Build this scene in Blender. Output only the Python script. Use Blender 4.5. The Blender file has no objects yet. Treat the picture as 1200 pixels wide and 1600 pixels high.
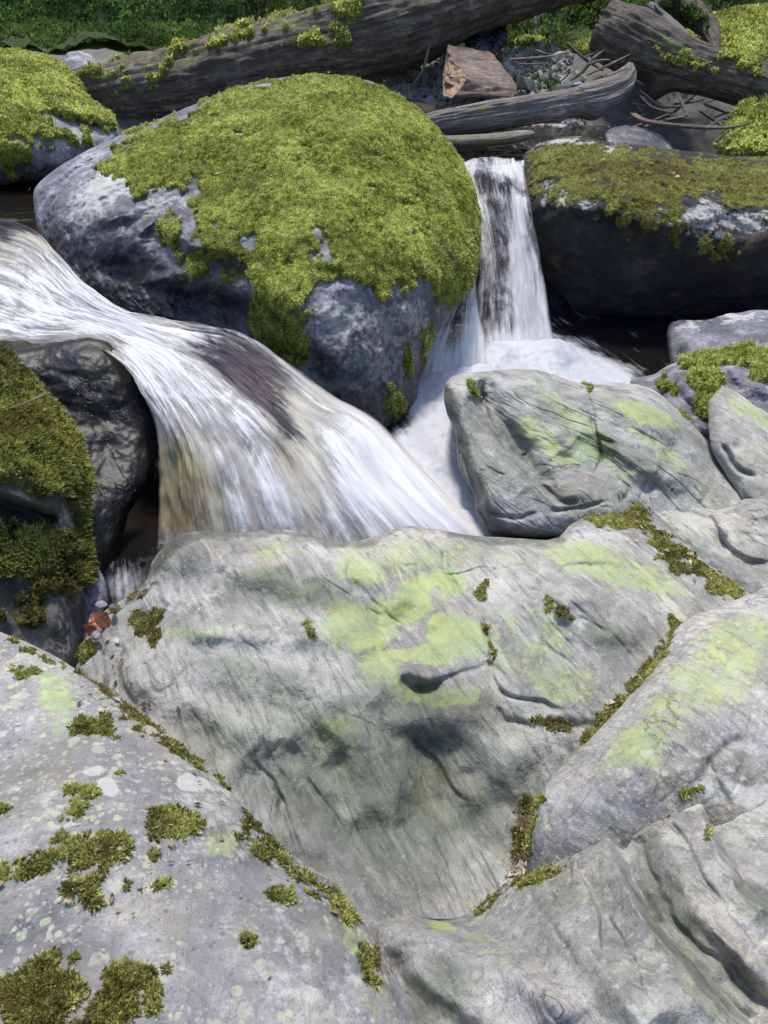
import bpy, math, random
import numpy as np
from mathutils import Vector

# ------------------------------------------------------------------ camera, world, sun, exposure
S = bpy.context.scene
COL = S.collection
CAMZ = 1.30; PITCH = 35.0; VFOV = 66.0
cam_data = bpy.data.cameras.new("camera")
cam = bpy.data.objects.new("camera", cam_data); COL.objects.link(cam)
cam.location = (0, 0, CAMZ)
cam.rotation_euler = (math.radians(90 - PITCH), 0, 0)
cam_data.sensor_fit = 'VERTICAL'; cam_data.sensor_height = 24.0
cam_data.lens = 12.0 / math.tan(math.radians(VFOV / 2))
cam_data.clip_start = 0.02; cam_data.clip_end = 400.0
S.camera = cam

SUN_EL = 69.0; SUN_AZ = -10.0      # azimuth clockwise from +Y (beyond the scene, to the right)
W = bpy.data.worlds.new("World"); S.world = W; W.use_nodes = True
wn = W.node_tree.nodes; wl = W.node_tree.links
sky = wn.new('ShaderNodeTexSky'); sky.sky_type = 'NISHITA'; sky.sun_disc = False
sky.sun_elevation = math.radians(SUN_EL); sky.sun_rotation = math.radians(SUN_AZ)
wl.new(sky.outputs[0], wn['Background'].inputs[0]); wn['Background'].inputs[1].default_value = 0.15
sd = bpy.data.lights.new("sun", 'SUN'); sd.energy = 2.5; sd.angle = math.radians(9); sd.color = (1, .94, .84)
sun = bpy.data.objects.new("sun", sd); COL.objects.link(sun); sun.location = (3, 6, 9)
_e, _a = math.radians(SUN_EL), math.radians(SUN_AZ)
sdir = Vector((math.sin(_a) * math.cos(_e), math.cos(_a) * math.cos(_e), math.sin(_e)))
sun.rotation_euler = (-sdir).to_track_quat('-Z', 'Y').to_euler()
S.view_settings.view_transform = 'Standard'; S.view_settings.look = 'None'
S.view_settings.gamma = 1.0; S.view_settings.exposure = 1.20
S.render.resolution_x = 768; S.render.resolution_y = 1024
try:
    S.cycles.max_bounces = 8; S.cycles.transparent_max_bounces = 12
except Exception: pass

# ------------------------------------------------------------------ projection: photo pixel + depth -> point
_T = math.tan(math.radians(VFOV / 2)); _c, _s = math.cos(math.radians(PITCH)), math.sin(math.radians(PITCH))
def P(u, v, d):
    u = np.asarray(u, float); v = np.asarray(v, float); d = np.asarray(d, float)
    x = (u - 600) / 800 * _T; y = (800 - v) / 800 * _T
    return np.stack([x * d, (y * _s + _c) * d, (y * _c - _s) * d + CAMZ], -1)
def depth_z(v, z):           # depth at which the ray of row v reaches height z
    y = (800 - np.asarray(v, float)) / 800 * _T
    return (z - CAMZ) / (y * _c - _s)

# ------------------------------------------------------------------ noise
_rs = np.random.RandomState(11)
_perm = _rs.permutation(256); _perm = np.concatenate([_perm, _perm, _perm])
_g = _rs.normal(size=(256, 3)); _g /= np.linalg.norm(_g, axis=1)[:, None]
def perlin(p):
    p = np.asarray(p, float); sh = p.shape[:-1]; p = p.reshape(-1, 3)
    i = np.floor(p).astype(int); f = p - i; i &= 255
    w = f * f * f * (f * (f * 6 - 15) + 10)
    out = np.zeros(len(p))
    for dx in (0, 1):
        for dy in (0, 1):
            for dz in (0, 1):
                h = _perm[_perm[_perm[i[:, 0] + dx] + i[:, 1] + dy] + ((i[:, 2] + dz) & 255)]
                gr = _g[h]
                dot = gr[:, 0] * (f[:, 0] - dx) + gr[:, 1] * (f[:, 1] - dy) + gr[:, 2] * (f[:, 2] - dz)
                wt = (w[:, 0] if dx else 1 - w[:, 0]) * (w[:, 1] if dy else 1 - w[:, 1]) * (w[:, 2] if dz else 1 - w[:, 2])
                out += dot * wt
    return (out * 1.6).reshape(sh)
def fbm(p, octv=4, gain=.5, lac=2.03):
    a, s, o = 1.0, 0.0, np.zeros(np.asarray(p).shape[:-1]); q = np.array(p, float)
    for k in range(octv):
        o += a * perlin(q + k * 17.3); s += a; a *= gain; q = q * lac
    return o / s
def ridged(p, octv=3):
    a, s, o = 1.0, 0.0, np.zeros(np.asarray(p).shape[:-1]); q = np.array(p, float)
    for k in range(octv):
        o += a * (1 - np.abs(perlin(q + k * 9.1)) * 2); s += a; a *= .5; q = q * 2.1
    return o / s
def sstep(a, b, x):
    t = np.clip((x - a) / (b - a), 0, 1); return t * t * (3 - 2 * t)

# ------------------------------------------------------------------ curves / polygons
def catmull(pts, n, closed=False):
    pts = np.asarray(pts, float); m = len(pts)
    if closed: ext = np.vstack([pts[-1:], pts, pts[:2]]); segs = m
    else: ext = np.vstack([2 * pts[0] - pts[1], pts, 2 * pts[-1] - pts[-2]]); segs = m - 1
    dense = []
    for k in range(segs):
        p0, p1, p2, p3 = ext[k:k + 4]
        t = np.linspace(0, 1, 24, endpoint=False)[:, None]
        dense.append(.5 * (2 * p1 + (p2 - p0) * t + (2 * p0 - 5 * p1 + 4 * p2 - p3) * t ** 2 + (3 * p1 - p0 - 3 * p2 + p3) * t ** 3))
    dense = np.vstack(dense + ([pts[:1]] if closed else [pts[-1:]]))
    L = np.concatenate([[0], np.cumsum(np.linalg.norm(np.diff(dense, axis=0)[:, :2], axis=1))])
    t = np.linspace(0, L[-1], n, endpoint=not closed)
    return np.stack([np.interp(t, L, dense[:, j]) for j in range(pts.shape[1])], -1)
def seg_dist(q, line, closed=False):
    """q (N,2) -> distance, signed side, fraction along the line"""
    line = np.asarray(line, float)
    if closed: line = np.vstack([line, line[:1]])
    best = np.full(len(q), 1e9); side = np.zeros(len(q)); frac = np.zeros(len(q)); n = len(line) - 1
    for k in range(n):
        a, b = line[k], line[k + 1]; ab = b - a; l2 = ab @ ab + 1e-9
        t = np.clip(((q - a) @ ab) / l2, 0, 1)
        r = q - (a + t[:, None] * ab); d = np.hypot(r[:, 0], r[:, 1]); m = d < best
        best[m] = d[m]; cr = ab[0] * (q[:, 1] - a[1]) - ab[1] * (q[:, 0] - a[0])
        side[m] = np.sign(cr)[m]; frac[m] = ((k + t) / n)[m]
    return best, side, frac
def inside(q, poly):
    poly = np.asarray(poly, float); c = np.zeros(len(q), bool); j = len(poly) - 1
    for i in range(len(poly)):
        a, b = poly[i], poly[j]
        m = ((a[1] > q[:, 1]) != (b[1] > q[:, 1])) & (q[:, 0] < (b[0] - a[0]) * (q[:, 1] - a[1]) / (b[1] - a[1] + 1e-12) + a[0])
        c ^= m; j = i
    return c
def tps(ctrl):
    c = np.asarray(ctrl, float); X = c[:, :2] / 1000; n = len(c)
    def K(A, B):
        r2 = ((A[:, None] - B[None]) ** 2).sum(-1); return .5 * r2 * np.log(r2 + 1e-12)
    if n < 4:
        A = np.hstack([np.ones((n, 1)), X])
        sol = np.linalg.lstsq(A, c[:, 2], rcond=None)[0]
        return lambda q: sol[0] + q[:, 0] / 1000 * sol[1] + q[:, 1] / 1000 * sol[2]
    Pm = np.hstack([np.ones((n, 1)), X])
    A = np.zeros((n + 3, n + 3)); A[:n, :n] = K(X, X) + 1e-4 * np.eye(n); A[:n, n:] = Pm; A[n:, :n] = Pm.T
    sol = np.linalg.solve(A, np.concatenate([c[:, 2], np.zeros(3)]))
    return lambda q: K(q / 1000, X) @ sol[:n] + sol[n] + (q / 1000) @ sol[n + 1:]

# ------------------------------------------------------------------ mesh making
def make_mesh(name, V, F, mats, attrs=None, uv=None, mat_idx=None, smooth=True):
    me = bpy.data.meshes.new(name)
    V = np.asarray(V, np.float32); F = np.asarray(F, np.int32); k = F.shape[1]
    me.vertices.add(len(V)); me.vertices.foreach_set('co', V.ravel())
    me.loops.add(F.size); me.loops.foreach_set('vertex_index', F.ravel())
    me.polygons.add(len(F)); me.polygons.foreach_set('loop_start', np.arange(0, F.size, k, dtype=np.int32))
    me.update(calc_edges=True)
    me.polygons.foreach_set('use_smooth', np.full(len(F), smooth))
    for m in (mats if isinstance(mats, (list, tuple)) else [mats]): me.materials.append(m)
    for an, av in (attrs or {}).items():
        a = me.attributes.new(an, 'FLOAT', 'POINT'); a.data.foreach_set('value', np.asarray(av, np.float32))
    if uv is not None:
        l = me.uv_layers.new(name='UVMap'); l.data.foreach_set('uv', np.asarray(uv, np.float32)[F.ravel()].ravel())
    me.update()
    return me
def obj(name, V, F, mats, parent=None, **kw):
    V = np.asarray(V, float)
    if parent is not None: V = V - np.array(parent.location)
    o = bpy.data.objects.new(name, make_mesh(name, V, F, mats, **kw)); COL.objects.link(o)
    if parent is not None: o.parent = parent
    return o
def tag(o, label=None, cat=None, group=None, kind=None):
    if label: o['label'] = label
    if cat: o['category'] = cat
    if group: o['group'] = group
    if kind: o['kind'] = kind
    return o
def thing(name, loc, label, cat, group=None):
    o = bpy.data.objects.new(name, None); COL.objects.link(o); o.location = tuple(float(x) for x in loc)
    o.empty_display_size = .1
    return tag(o, label, cat, group)
def gridF(n, m, off=0):
    i = np.arange(n - 1)[:, None] * m + np.arange(m - 1)[None]; i = i.ravel() + off
    return np.stack([i, i + 1, i + m + 1, i + m], -1)
def grid_normals(Pg):
    du = np.gradient(Pg, axis=0); dv = np.gradient(Pg, axis=1); n = np.cross(du, dv)
    return n / (np.linalg.norm(n, axis=-1, keepdims=True) + 1e-12)

# ------------------------------------------------------------------ materials
class NT:
    def __init__(s, name):
        s.m = bpy.data.materials.new(name); s.m.use_nodes = True; s.t = s.m.node_tree
        s.n = s.t.nodes; s.b = s.n['Principled BSDF']; s.out = s.n['Material Output']
    def link(s, a, b): s.t.links.new(a, b)
    def node(s, ty, **kw):
        x = s.n.new(ty)
        for k, v in kw.items(): setattr(x, k, v)
        return x
    def coord(s, scale=(1, 1, 1), rot=(0, 0, 0), out='Object', loc=(0, 0, 0)):
        c = s.node('ShaderNodeTexCoord'); mp = s.node('ShaderNodeMapping')
        mp.inputs['Scale'].default_value = scale; mp.inputs['Location'].default_value = loc
        src = c.outputs[out]
        if any(rot):
            m0 = s.node('ShaderNodeMapping'); m0.inputs['Rotation'].default_value = rot; s.link(src, m0.inputs[0]); src = m0.outputs[0]
        s.link(src, mp.inputs[0]); return mp.outputs[0]
    def noise(s, vec, scale, detail=6, rough=.55, dist=0):
        x = s.node('ShaderNodeTexNoise'); x.inputs['Scale'].default_value = scale; x.inputs['Detail'].default_value = detail
        x.inputs['Roughness'].default_value = rough; x.inputs['Distortion'].default_value = dist
        s.link(vec, x.inputs['Vector']); return x.outputs[0]
    def voro(s, vec, scale, feature='F1', out='Distance'):
        x = s.node('ShaderNodeTexVoronoi', feature=feature); x.inputs['Scale'].default_value = scale
        s.link(vec, x.inputs['Vector']); return x.outputs[out]
    def ramp(s, fac, stops):
        x = s.node('ShaderNodeValToRGB'); e = x.color_ramp.elements
        while len(e) < len(stops): e.new(.5)
        for q, (p, c) in zip(e, stops): q.position = p; q.color = (c if len(c) == 4 else (*c, 1))
        s.link(fac, x.inputs[0]); return x.outputs[0]
    def rng(s, v, a, b, c=0., d=1.):
        x = s.node('ShaderNodeMapRange', interpolation_type='SMOOTHSTEP')
        for i, k in enumerate((a, b, c, d)): x.inputs[i + 1].default_value = k
        s.link(v, x.inputs[0]); return x.outputs[0]
    def math(s, op, a, b=0.):
        x = s.node('ShaderNodeMath', operation=op)
        for i, q in enumerate((a, b)):
            if isinstance(q, (int, float)): x.inputs[i].default_value = q
            else: s.link(q, x.inputs[i])
        return x.outputs[0]
    def mix(s, f, a, b, blend='MIX'):
        x = s.node('ShaderNodeMix', data_type='RGBA', blend_type=blend)
        for i, q in ((0, f), (6, a), (7, b)):
            if isinstance(q, (int, float)): x.inputs[i].default_value = q
            elif isinstance(q, tuple): x.inputs[i].default_value = (*q, 1) if len(q) == 3 else q
            else: s.link(q, x.inputs[i])
        return x.outputs[2]
    def attr(s, name):
        x = s.node('ShaderNodeAttribute'); x.attribute_name = name; return x.outputs['Fac']
    def bump(s, h, strength, dist, prev=None):
        x = s.node('ShaderNodeBump'); x.inputs['Strength'].default_value = strength; x.inputs['Distance'].default_value = dist
        s.link(h, x.inputs['Height'])
        if prev is not None: s.link(prev, x.inputs['Normal'])
        return x.outputs[0]
    def set(s, k, v):
        i = s.b.inputs[k]
        if isinstance(v, (int, float)): i.default_value = v
        elif isinstance(v, tuple): i.default_value = (*v, 1) if len(v) == 3 else v
        else: s.link(v, i)

def rock_mat(name, dark, mid, light, fol=(0, 0, .6), fs=1.0, rough=.62, speck=.5, lich=(.38, .44, .12), pale=(.45, .44, .41),
             folamt=.5, crust=0.0, bumpy=1.0, rust=0.0, tinta=(.84, .90, .74), tintb=(1.10, 1.0, .86), spec=.45, crackamt=.35):
    k = NT(name)
    o = k.coord(); f = k.coord(scale=(3.0 * fs, 22 * fs, 22 * fs), rot=fol)
    big = k.noise(o, 3.2, 5, .6, .6); med = k.noise(o, 15, 8, .65); fine = k.noise(o, 90, 6, .7); grain = k.noise(o, 320, 3, .7)
    stre = k.noise(f, 1.0, 8, .65, .4); stre2 = k.noise(f, 3.4, 6, .7, .3)
    base = k.ramp(k.math('ADD', k.math('MULTIPLY', big, .55), k.math('MULTIPLY', med, .45)), [(.34, dark), (.5, mid), (.66, light)])
    base = k.mix(k.math('MULTIPLY', k.rng(stre, .5, .72), folamt), base, light)
    base = k.mix(k.math('MULTIPLY', k.rng(stre2, .52, .34), folamt), base, dark)
    base = k.mix(k.math('MULTIPLY', k.rng(fine, .55, .72), speck), base, light)
    base = k.mix(k.math('MULTIPLY', k.rng(grain, .5, .32), speck * .8), base, dark)
    if rust: base = k.mix(k.math('MULTIPLY', k.rng(k.noise(o, 6, 6, .6), .56, .7), rust), base, (.20, .12, .06))
    if crust:     # round crustose lichens
        wv_ = k.node('ShaderNodeVectorMath', operation='MULTIPLY_ADD'); nc = k.node('ShaderNodeTexNoise'); nc.inputs['Scale'].default_value = 38; nc.inputs['Detail'].default_value = 4
        k.link(o, nc.inputs['Vector']); k.link(nc.outputs['Color'], wv_.inputs[0]); wv_.inputs[1].default_value = (.016, .016, .016); k.link(o, wv_.inputs[2]); ow = wv_.outputs[0]
        def dots(scale, lo, hi, gs, g0, g1, colr, amt):
            dv = k.voro(ow, scale); rv = k.node('ShaderNodeTexVoronoi'); rv.inputs['Scale'].default_value = scale; k.link(ow, rv.inputs['Vector'])
            sepx = k.node('ShaderNodeSeparateColor'); k.link(rv.outputs['Color'], sepx.inputs[0])
            thr = k.math('SUBTRACT', dv, k.math('MULTIPLY', sepx.outputs[0], .22))
            return k.mix(k.math('MULTIPLY', k.math('MULTIPLY', k.rng(thr, hi, lo), k.rng(k.noise(k.coord(loc=(scale, 2, 1)), gs, 5, .65), g0, g1)), amt), base, colr)
        base = dots(30, .10, .16, 5, .46, .54, (.42, .42, .32), crust * .8)
        base = dots(62, .14, .20, 7, .46, .54, (.46, .48, .30), crust * .9)
        base = dots(110, .14, .22, 9, .45, .55, (.44, .43, .38), crust * .8)
        base = dots(75, .06, .12, 8, .48, .56, (.06, .06, .05), crust * .8)
        base = dots(48, .0, .05, 6, .46, .54, (.14, .14, .13), crust * .8)
    ln = k.math('ADD', k.math('ADD', k.math('MULTIPLY', k.noise(o, 11, 10, .68, .5), .6), k.math('MULTIPLY', stre, .35)), k.math('MULTIPLY', fine, .25))
    la = k.math('ADD', ln, k.math('SUBTRACT', k.math('MULTIPLY', k.attr('lichen'), .62), .60))
    lm = k.math('ADD', k.math('MULTIPLY', k.rng(la, .20, .60), .5), k.math('MULTIPLY', k.rng(k.math('ADD', la, k.math('MULTIPLY', k.math('SUBTRACT', k.noise(o, 75, 7, .75), .5), 1.8)), .32, .42), .55))
    cr = k.math('ABSOLUTE', k.math('SUBTRACT', k.noise(k.coord(scale=(1.6 * fs, 9 * fs, 9 * fs), rot=fol, loc=(3, 1, 2)), 1.0, 5, .55, .3), .5))
    crack = k.math('MULTIPLY', k.rng(cr, .010, .001), k.rng(k.noise(o, 3, 4, .6), .50, .58))
    base = k.mix(k.math('MULTIPLY', crack, crackamt), base, (.05, .048, .045))
    tn = k.noise(k.coord(loc=(11, 3, 5)), 4.5, 6, .65, .5)
    base = k.mix(k.math('MULTIPLY', k.rng(tn, .48, .64), .55), base, k.mix(1.0, base, tinta, 'MULTIPLY'))
    tn2 = k.noise(k.coord(loc=(1, 13, 5)), 7, 6, .65, .5)
    base = k.mix(k.math('MULTIPLY', k.rng(tn2, .5, .66), .6), base, k.mix(1.0, base, tintb, 'MULTIPLY'))
    lc = k.mix(k.rng(med, .4, .6), lich, (lich[0] * .62, lich[1] * .78, lich[2] * .8))
    base = k.mix(k.math('MULTIPLY', lm, .80), base, k.mix(.30, lc, base))
    pa = k.math('ADD', ln, k.math('SUBTRACT', k.math('MULTIPLY', k.attr('pale'), .62), .60))
    base = k.mix(k.math('MULTIPLY', k.rng(k.math('ADD', pa, k.math('MULTIPLY', k.math('SUBTRACT', k.noise(o, 50, 6, .7), .5), .9)), .26, .50), .7), base, pale)
    sa = k.math('ADD', k.noise(k.coord(loc=(4, 4, 4)), 9, 8, .65), k.math('SUBTRACT', k.math('MULTIPLY', k.attr('stain_shade'), .7), .60))
    base = k.mix(k.math('MULTIPLY', k.rng(sa, .20, .5), .8), base, (.045, .048, .04))  # dark stains, and shade painted into hollows and under ledges
    al = k.math('ADD', k.math('MULTIPLY', k.noise(k.coord(loc=(8, 1, 4)), 8, 8, .65), .8), k.math('SUBTRACT', k.attr('algae_shade'), .72))
    base = k.mix(k.math('MULTIPLY', k.rng(al, -.25, .75), .85), base, k.mix(1.0, base, (.42, .50, .36), 'MULTIPLY'))  # algal green tint, doubling as shade painted into hollows
    wet = k.attr('wet')
    base = k.mix(wet, base, k.mix(1.0, base, (.30, .29, .30), 'MULTIPLY'))
    k.set('Base Color', base)
    rr = k.math('ADD', rough, k.math('MULTIPLY', fine, .2))
    k.set('Roughness', k.math('SUBTRACT', rr, k.math('MULTIPLY', wet, rough - .08)))
    k.set('Specular IOR Level', spec)
    b = k.bump(stre, .55 * bumpy * max(folamt, .3), .012)
    b = k.bump(crack, min(1.0, crackamt * 2.5), -.006, b)
    b = k.bump(med, .22 * bumpy, .012, b)
    b = k.bump(stre2, .4 * bumpy * max(folamt, .2), .005, b)
    b = k.bump(fine, .4 * bumpy, .004, b)
    b = k.bump(grain, .4 * bumpy, .0015, b)
    k.set('Normal', b)
    return k.m

def moss_mat(name, dark, mid, light, brown=(.10, .07, .03), brownamt=.35, scale=1.0):
    k = NT(name); o = k.coord(); t = k.attr('tint')
    cl = k.noise(o, 9 * scale, 5, .6); cl2 = k.noise(o, 45 * scale, 4, .6)
    cl3 = k.noise(k.coord(scale=(1, 1, .35)), 60, 5, .7)
    v = k.math('ADD', k.math('MULTIPLY', t, .55), k.math('ADD', k.math('MULTIPLY', cl, .25), k.math('ADD', k.math('MULTIPLY', cl3, .75), -.18)))
    c = k.ramp(v, [(.25, dark), (.55, mid), (.85, light)])
    c = k.mix(k.math('MULTIPLY', k.rng(k.noise(k.coord(loc=(7, 7, 7)), 6 * scale, 6, .65), .52, .66), brownamt), c, brown)
    k.set('Base Color', c); k.set('Roughness', .75); k.set('Specular IOR Level', .25)
    tr = k.node('ShaderNodeBsdfTranslucent'); k.link(c, tr.inputs[0])
    ms = k.node('ShaderNodeMixShader'); ms.inputs[0].default_value = .42
    k.link(k.b.outputs[0], ms.inputs[1]); k.link(tr.outputs[0], ms.inputs[2]); k.link(ms.outputs[0], k.out.inputs[0])
    b = k.bump(k.noise(o, 160, 4, .7), .8, .006); k.set('Normal', b)
    return k.m

def wood_mat(name, dark, mid, light, ang=(0, 0, 0), rough=.7, wet=.0):
    k = NT(name); uv = k.coord(out='UV', scale=(5, 30, 1)); o = k.coord()
    s1 = k.noise(uv, 1.0, 9, .7, 1.6); s2 = k.noise(k.coord(out='UV', scale=(7, 90, 1)), 1.0, 6, .7, .3); n = k.noise(o, 8, 6, .6)
    v = k.math('ADD', k.math('MULTIPLY', s1, .4), k.math('ADD', k.math('MULTIPLY', n, .3), k.math('MULTIPLY', k.noise(o, 30, 6, .7), .3)))
    c = k.ramp(v, [(.33, dark), (.5, mid), (.66, light)])
    c = k.mix(k.math('MULTIPLY', k.rng(s2, .52, .36), .6), c, dark)
    la = k.math('ADD', k.noise(o, 18, 8, .68), k.math('SUBTRACT', k.math('MULTIPLY', k.attr('lichen'), .62), .60))
    c = k.mix(k.math('MULTIPLY', k.rng(la, .12, .34), .85), c, (.16, .19, .045))
    k.set('Base Color', c); k.set('Roughness', rough); k.set('Specular IOR Level', .35)
    b = k.bump(k.noise(o, 22, 6, .7), .6, .03); b = k.bump(s1, .8, .02, b); b = k.bump(s2, .7, .006, b); b = k.bump(k.noise(o, 60, 5, .7), .5, .005, b); k.set('Normal', b)
    return k.m

M = {}
M['schist'] = rock_mat('grey_green_schist', (.105, .104, .098), (.255, .248, .232), (.47, .45, .415), fol=(0, 0, 1.08), folamt=.75, speck=.7, bumpy=1.5, crackamt=.14)
M['schist_mid'] = rock_mat('grey_ridge_schist', (.095, .098, .094), (.235, .235, .222), (.45, .44, .41), fol=(0, .5, .75), folamt=.65, speck=.7, bumpy=1.5)
M['schist_right'] = rock_mat('grey_slab_schist', (.105, .101, .100), (.250, .240, .232), (.45, .43, .41), fol=(0, 0, 1.0), folamt=.65, speck=.8, bumpy=1.5, crust=.35)
M['speckled'] = rock_mat('lichen_speckled_rock', (.095, .091, .094), (.210, .202, .205), (.40, .385, .375), fol=(0, 0, -.2), folamt=.2, speck=.75, crust=.6, bumpy=1.6, crackamt=.04, pale=(.46, .455, .42))
M['boulder'] = rock_mat('violet_grey_boulder', (.030, .029, .040), (.125, .125, .155), (.44, .44, .50), fol=(0, 1.2, .4), folamt=.55, speck=.6, bumpy=1.6, tinta=(.75, .85, .7))
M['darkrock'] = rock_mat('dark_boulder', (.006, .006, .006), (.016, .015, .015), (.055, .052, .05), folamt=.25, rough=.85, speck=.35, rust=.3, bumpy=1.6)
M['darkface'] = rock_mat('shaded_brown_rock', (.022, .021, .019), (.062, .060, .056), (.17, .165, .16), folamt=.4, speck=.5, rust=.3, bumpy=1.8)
M['wetrock'] = rock_mat('black_wet_rock', spec=.3, dark=(.004, .004, .005), mid=(.010, .010, .011), light=(.035, .034, .036), folamt=.3, speck=.4, rough=.5, bumpy=.8)
M['bed'] = rock_mat('ochre_stream_bed', (.010, .009, .011), (.028, .025, .028), (.07, .06, .06), folamt=.3, speck=.2, rough=.45, bumpy=.6, lich=(.34, .27, .14))
M['moss'] = moss_mat('bright_cushion_moss', (.045, .055, .010), (.37, .40, .080), (.78, .82, .27), brownamt=.35)
M['moss_olive'] = moss_mat('olive_brown_moss', (.030, .028, .010), (.19, .19, .045), (.50, .52, .13), brown=(.15, .10, .045), brownamt=.8)
M['moss_pale'] = moss_mat('pale_olive_moss', (.050, .048, .014), (.29, .285, .070), (.62, .61, .20), brown=(.20, .14, .07), brownamt=.6)
M['moss_dark'] = moss_mat('dark_bank_moss', (.012, .022, .006), (.07, .11, .025), (.20, .28, .07), brownamt=.2, scale=.3)
M['bark'] = wood_mat('old_dark_bark', (.018, .013, .009), (.095, .072, .054), (.28, .24, .20))
M['driftwood'] = wood_mat('weathered_driftwood', (.07, .058, .050), (.18, .155, .14), (.34, .31, .29))
M['cutwood'] = wood_mat('reddish_split_wood', (.08, .05, .036), (.20, .145, .115), (.40, .34, .30))
M['cutend'] = wood_mat('pale_split_wood_end', (.16, .09, .05), (.34, .22, .14), (.50, .36, .24))

# ------------------------------------------------------------------ moss leaves
LEAF = np.array([[0, 0, 0], [.5, 0, .45], [0, 0, 1], [-.5, 0, .45]])
def leaves(C, Nn, size, rng, per=3, spread=.8, width=.42, lift=1.0):
    """diamond leaflets fanned round every point"""
    C = np.repeat(C, per, 0); Nn = np.repeat(Nn, per, 0); n = len(C)
    r = rng.normal(size=(n, 3)); t = r - (r * Nn).sum(1)[:, None] * Nn; t /= np.linalg.norm(t, axis=1)[:, None] + 1e-9
    L = (np.repeat(size, per) if np.ndim(size) else size) * rng.uniform(.6, 1.35, n)
    ax = Nn * lift + t * rng.uniform(.2, spread * 1.5, n)[:, None]; ax /= np.linalg.norm(ax, axis=1)[:, None]
    w = np.cross(ax, rng.normal(size=(n, 3))); w /= np.linalg.norm(w, axis=1)[:, None] + 1e-9
    C = C + t * (L * .25)[:, None]
    V = C[:, None] + LEAF[None, :, 0, None] * (w * (L * width)[:, None])[:, None] + LEAF[None, :, 2, None] * (ax * L[:, None])[:, None]
    V[:, 1:4:2] += 0
    F = np.arange(n * 4).reshape(n, 4)
    return V.reshape(-1, 3), F

def merge(parts):
    Vs, Fs, off, T = [], [], 0, []
    for V, F, t in parts:
        Vs.append(V); Fs.append(F + off); off += len(V); T.append(t)
    return np.vstack(Vs), np.vstack(Fs), np.concatenate(T)

# ------------------------------------------------------------------ rocks: a traced outline given distance, bulk and relief
def relief(q, feats):
    out = np.zeros(len(q))
    if not len(feats): return out
    Z = np.zeros(len(q)); A = np.stack([q[:, 0] / 70, q[:, 1] / 70, Z + 3], -1); B = A * 4.2
    wx = fbm(A, 2) * 14 + fbm(B, 1) * 1.2; wy = fbm(A + 40, 2) * 14 + fbm(B + 40, 1) * 1.2
    mod = np.clip(.95 + fbm(A * .8 + 9, 2) * .5, .5, 1.4)
    q = q + np.stack([wx, wy], -1)
    for f in feats:
        ty = f[0]
        if ty == 'g':            # groove (+) or ridge (-): line, width px, depth
            d, s, t = seg_dist(q, catmull(f[1], 24)); out += f[3] * np.exp(-(d / f[2]) ** 2) * np.clip(np.sin(np.pi * np.clip(t, .02, .98)) * 2.2, 0, 1)
        elif ty == 'l':          # ledge: sharp step down on the side (sign f[4]) that recovers over w
            d, s, t = seg_dist(q, catmull(f[1], 24)); sd_ = d * s * f[4]
            ss_ = sstep(0, (f[5] if len(f) > 5 else 9) * 1.2, sd_); out += f[3] * (.75 * ss_ * np.exp(-np.maximum(sd_, 0) / f[2]) - .5 * (1 - ss_) * np.exp(np.minimum(sd_, 0) / (f[2] * .8))) * np.clip(np.sin(np.pi * np.clip(t, .01, .99)) * 2.5, 0, 1)
        elif ty == 'b':          # bump(-)/dent(+): u v ru rv angle amount
            _, u, v, ru, rv, a, amp = f; a = math.radians(a)
            x = q[:, 0] - u; y = q[:, 1] - v
            X = (x * math.cos(a) + y * math.sin(a)) / ru; Y = (-x * math.sin(a) + y * math.cos(a)) / rv
            out += amp * np.exp(-(X * X + Y * Y))
    return out * mod
def paint(q, specs, N3):
    out = np.zeros(len(q))
    if not specs: return out
    wob = np.stack([fbm(N3 * 6, 3), fbm(N3 * 6 + 31, 3)], -1) * 26 + np.stack([fbm(N3 * 26, 3), fbm(N3 * 26 + 31, 3)], -1) * 12
    qq = q + wob
    for f in specs:
        if f[0] == 'p':
            poly = catmull(f[1], 90, True); d, _, _ = seg_dist(qq, poly, True); ins = inside(qq, poly)
            out = np.maximum(out, f[3] * sstep(-f[2], f[2], np.where(ins, d, -d)))
        elif f[0] == 'b':
            _, u, v, ru, rv, a, val = f; a = math.radians(a); x = qq[:, 0] - u; y = qq[:, 1] - v
            X = (x * math.cos(a) + y * math.sin(a)) / ru; Y = (-x * math.sin(a) + y * math.cos(a)) / rv
            out = np.maximum(out, val * sstep(1.45, .55, np.sqrt(X * X + Y * Y)))
        elif f[0] == 's':
            d, _, t = seg_dist(qq, catmull(f[1], 30)); out = np.maximum(out, f[3] * sstep(f[2] * 1.4, f[2] * .5, d))
        elif f[0] == 'x':        # erase
            _, u, v, ru, rv, a, val = f; a = math.radians(a); x = qq[:, 0] - u; y = qq[:, 1] - v
            X = (x * math.cos(a) + y * math.sin(a)) / ru; Y = (-x * math.sin(a) + y * math.cos(a)) / rv
            out = out * (1 - val * sstep(1.45, .55, np.sqrt(X * X + Y * Y)))
    return out

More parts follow.
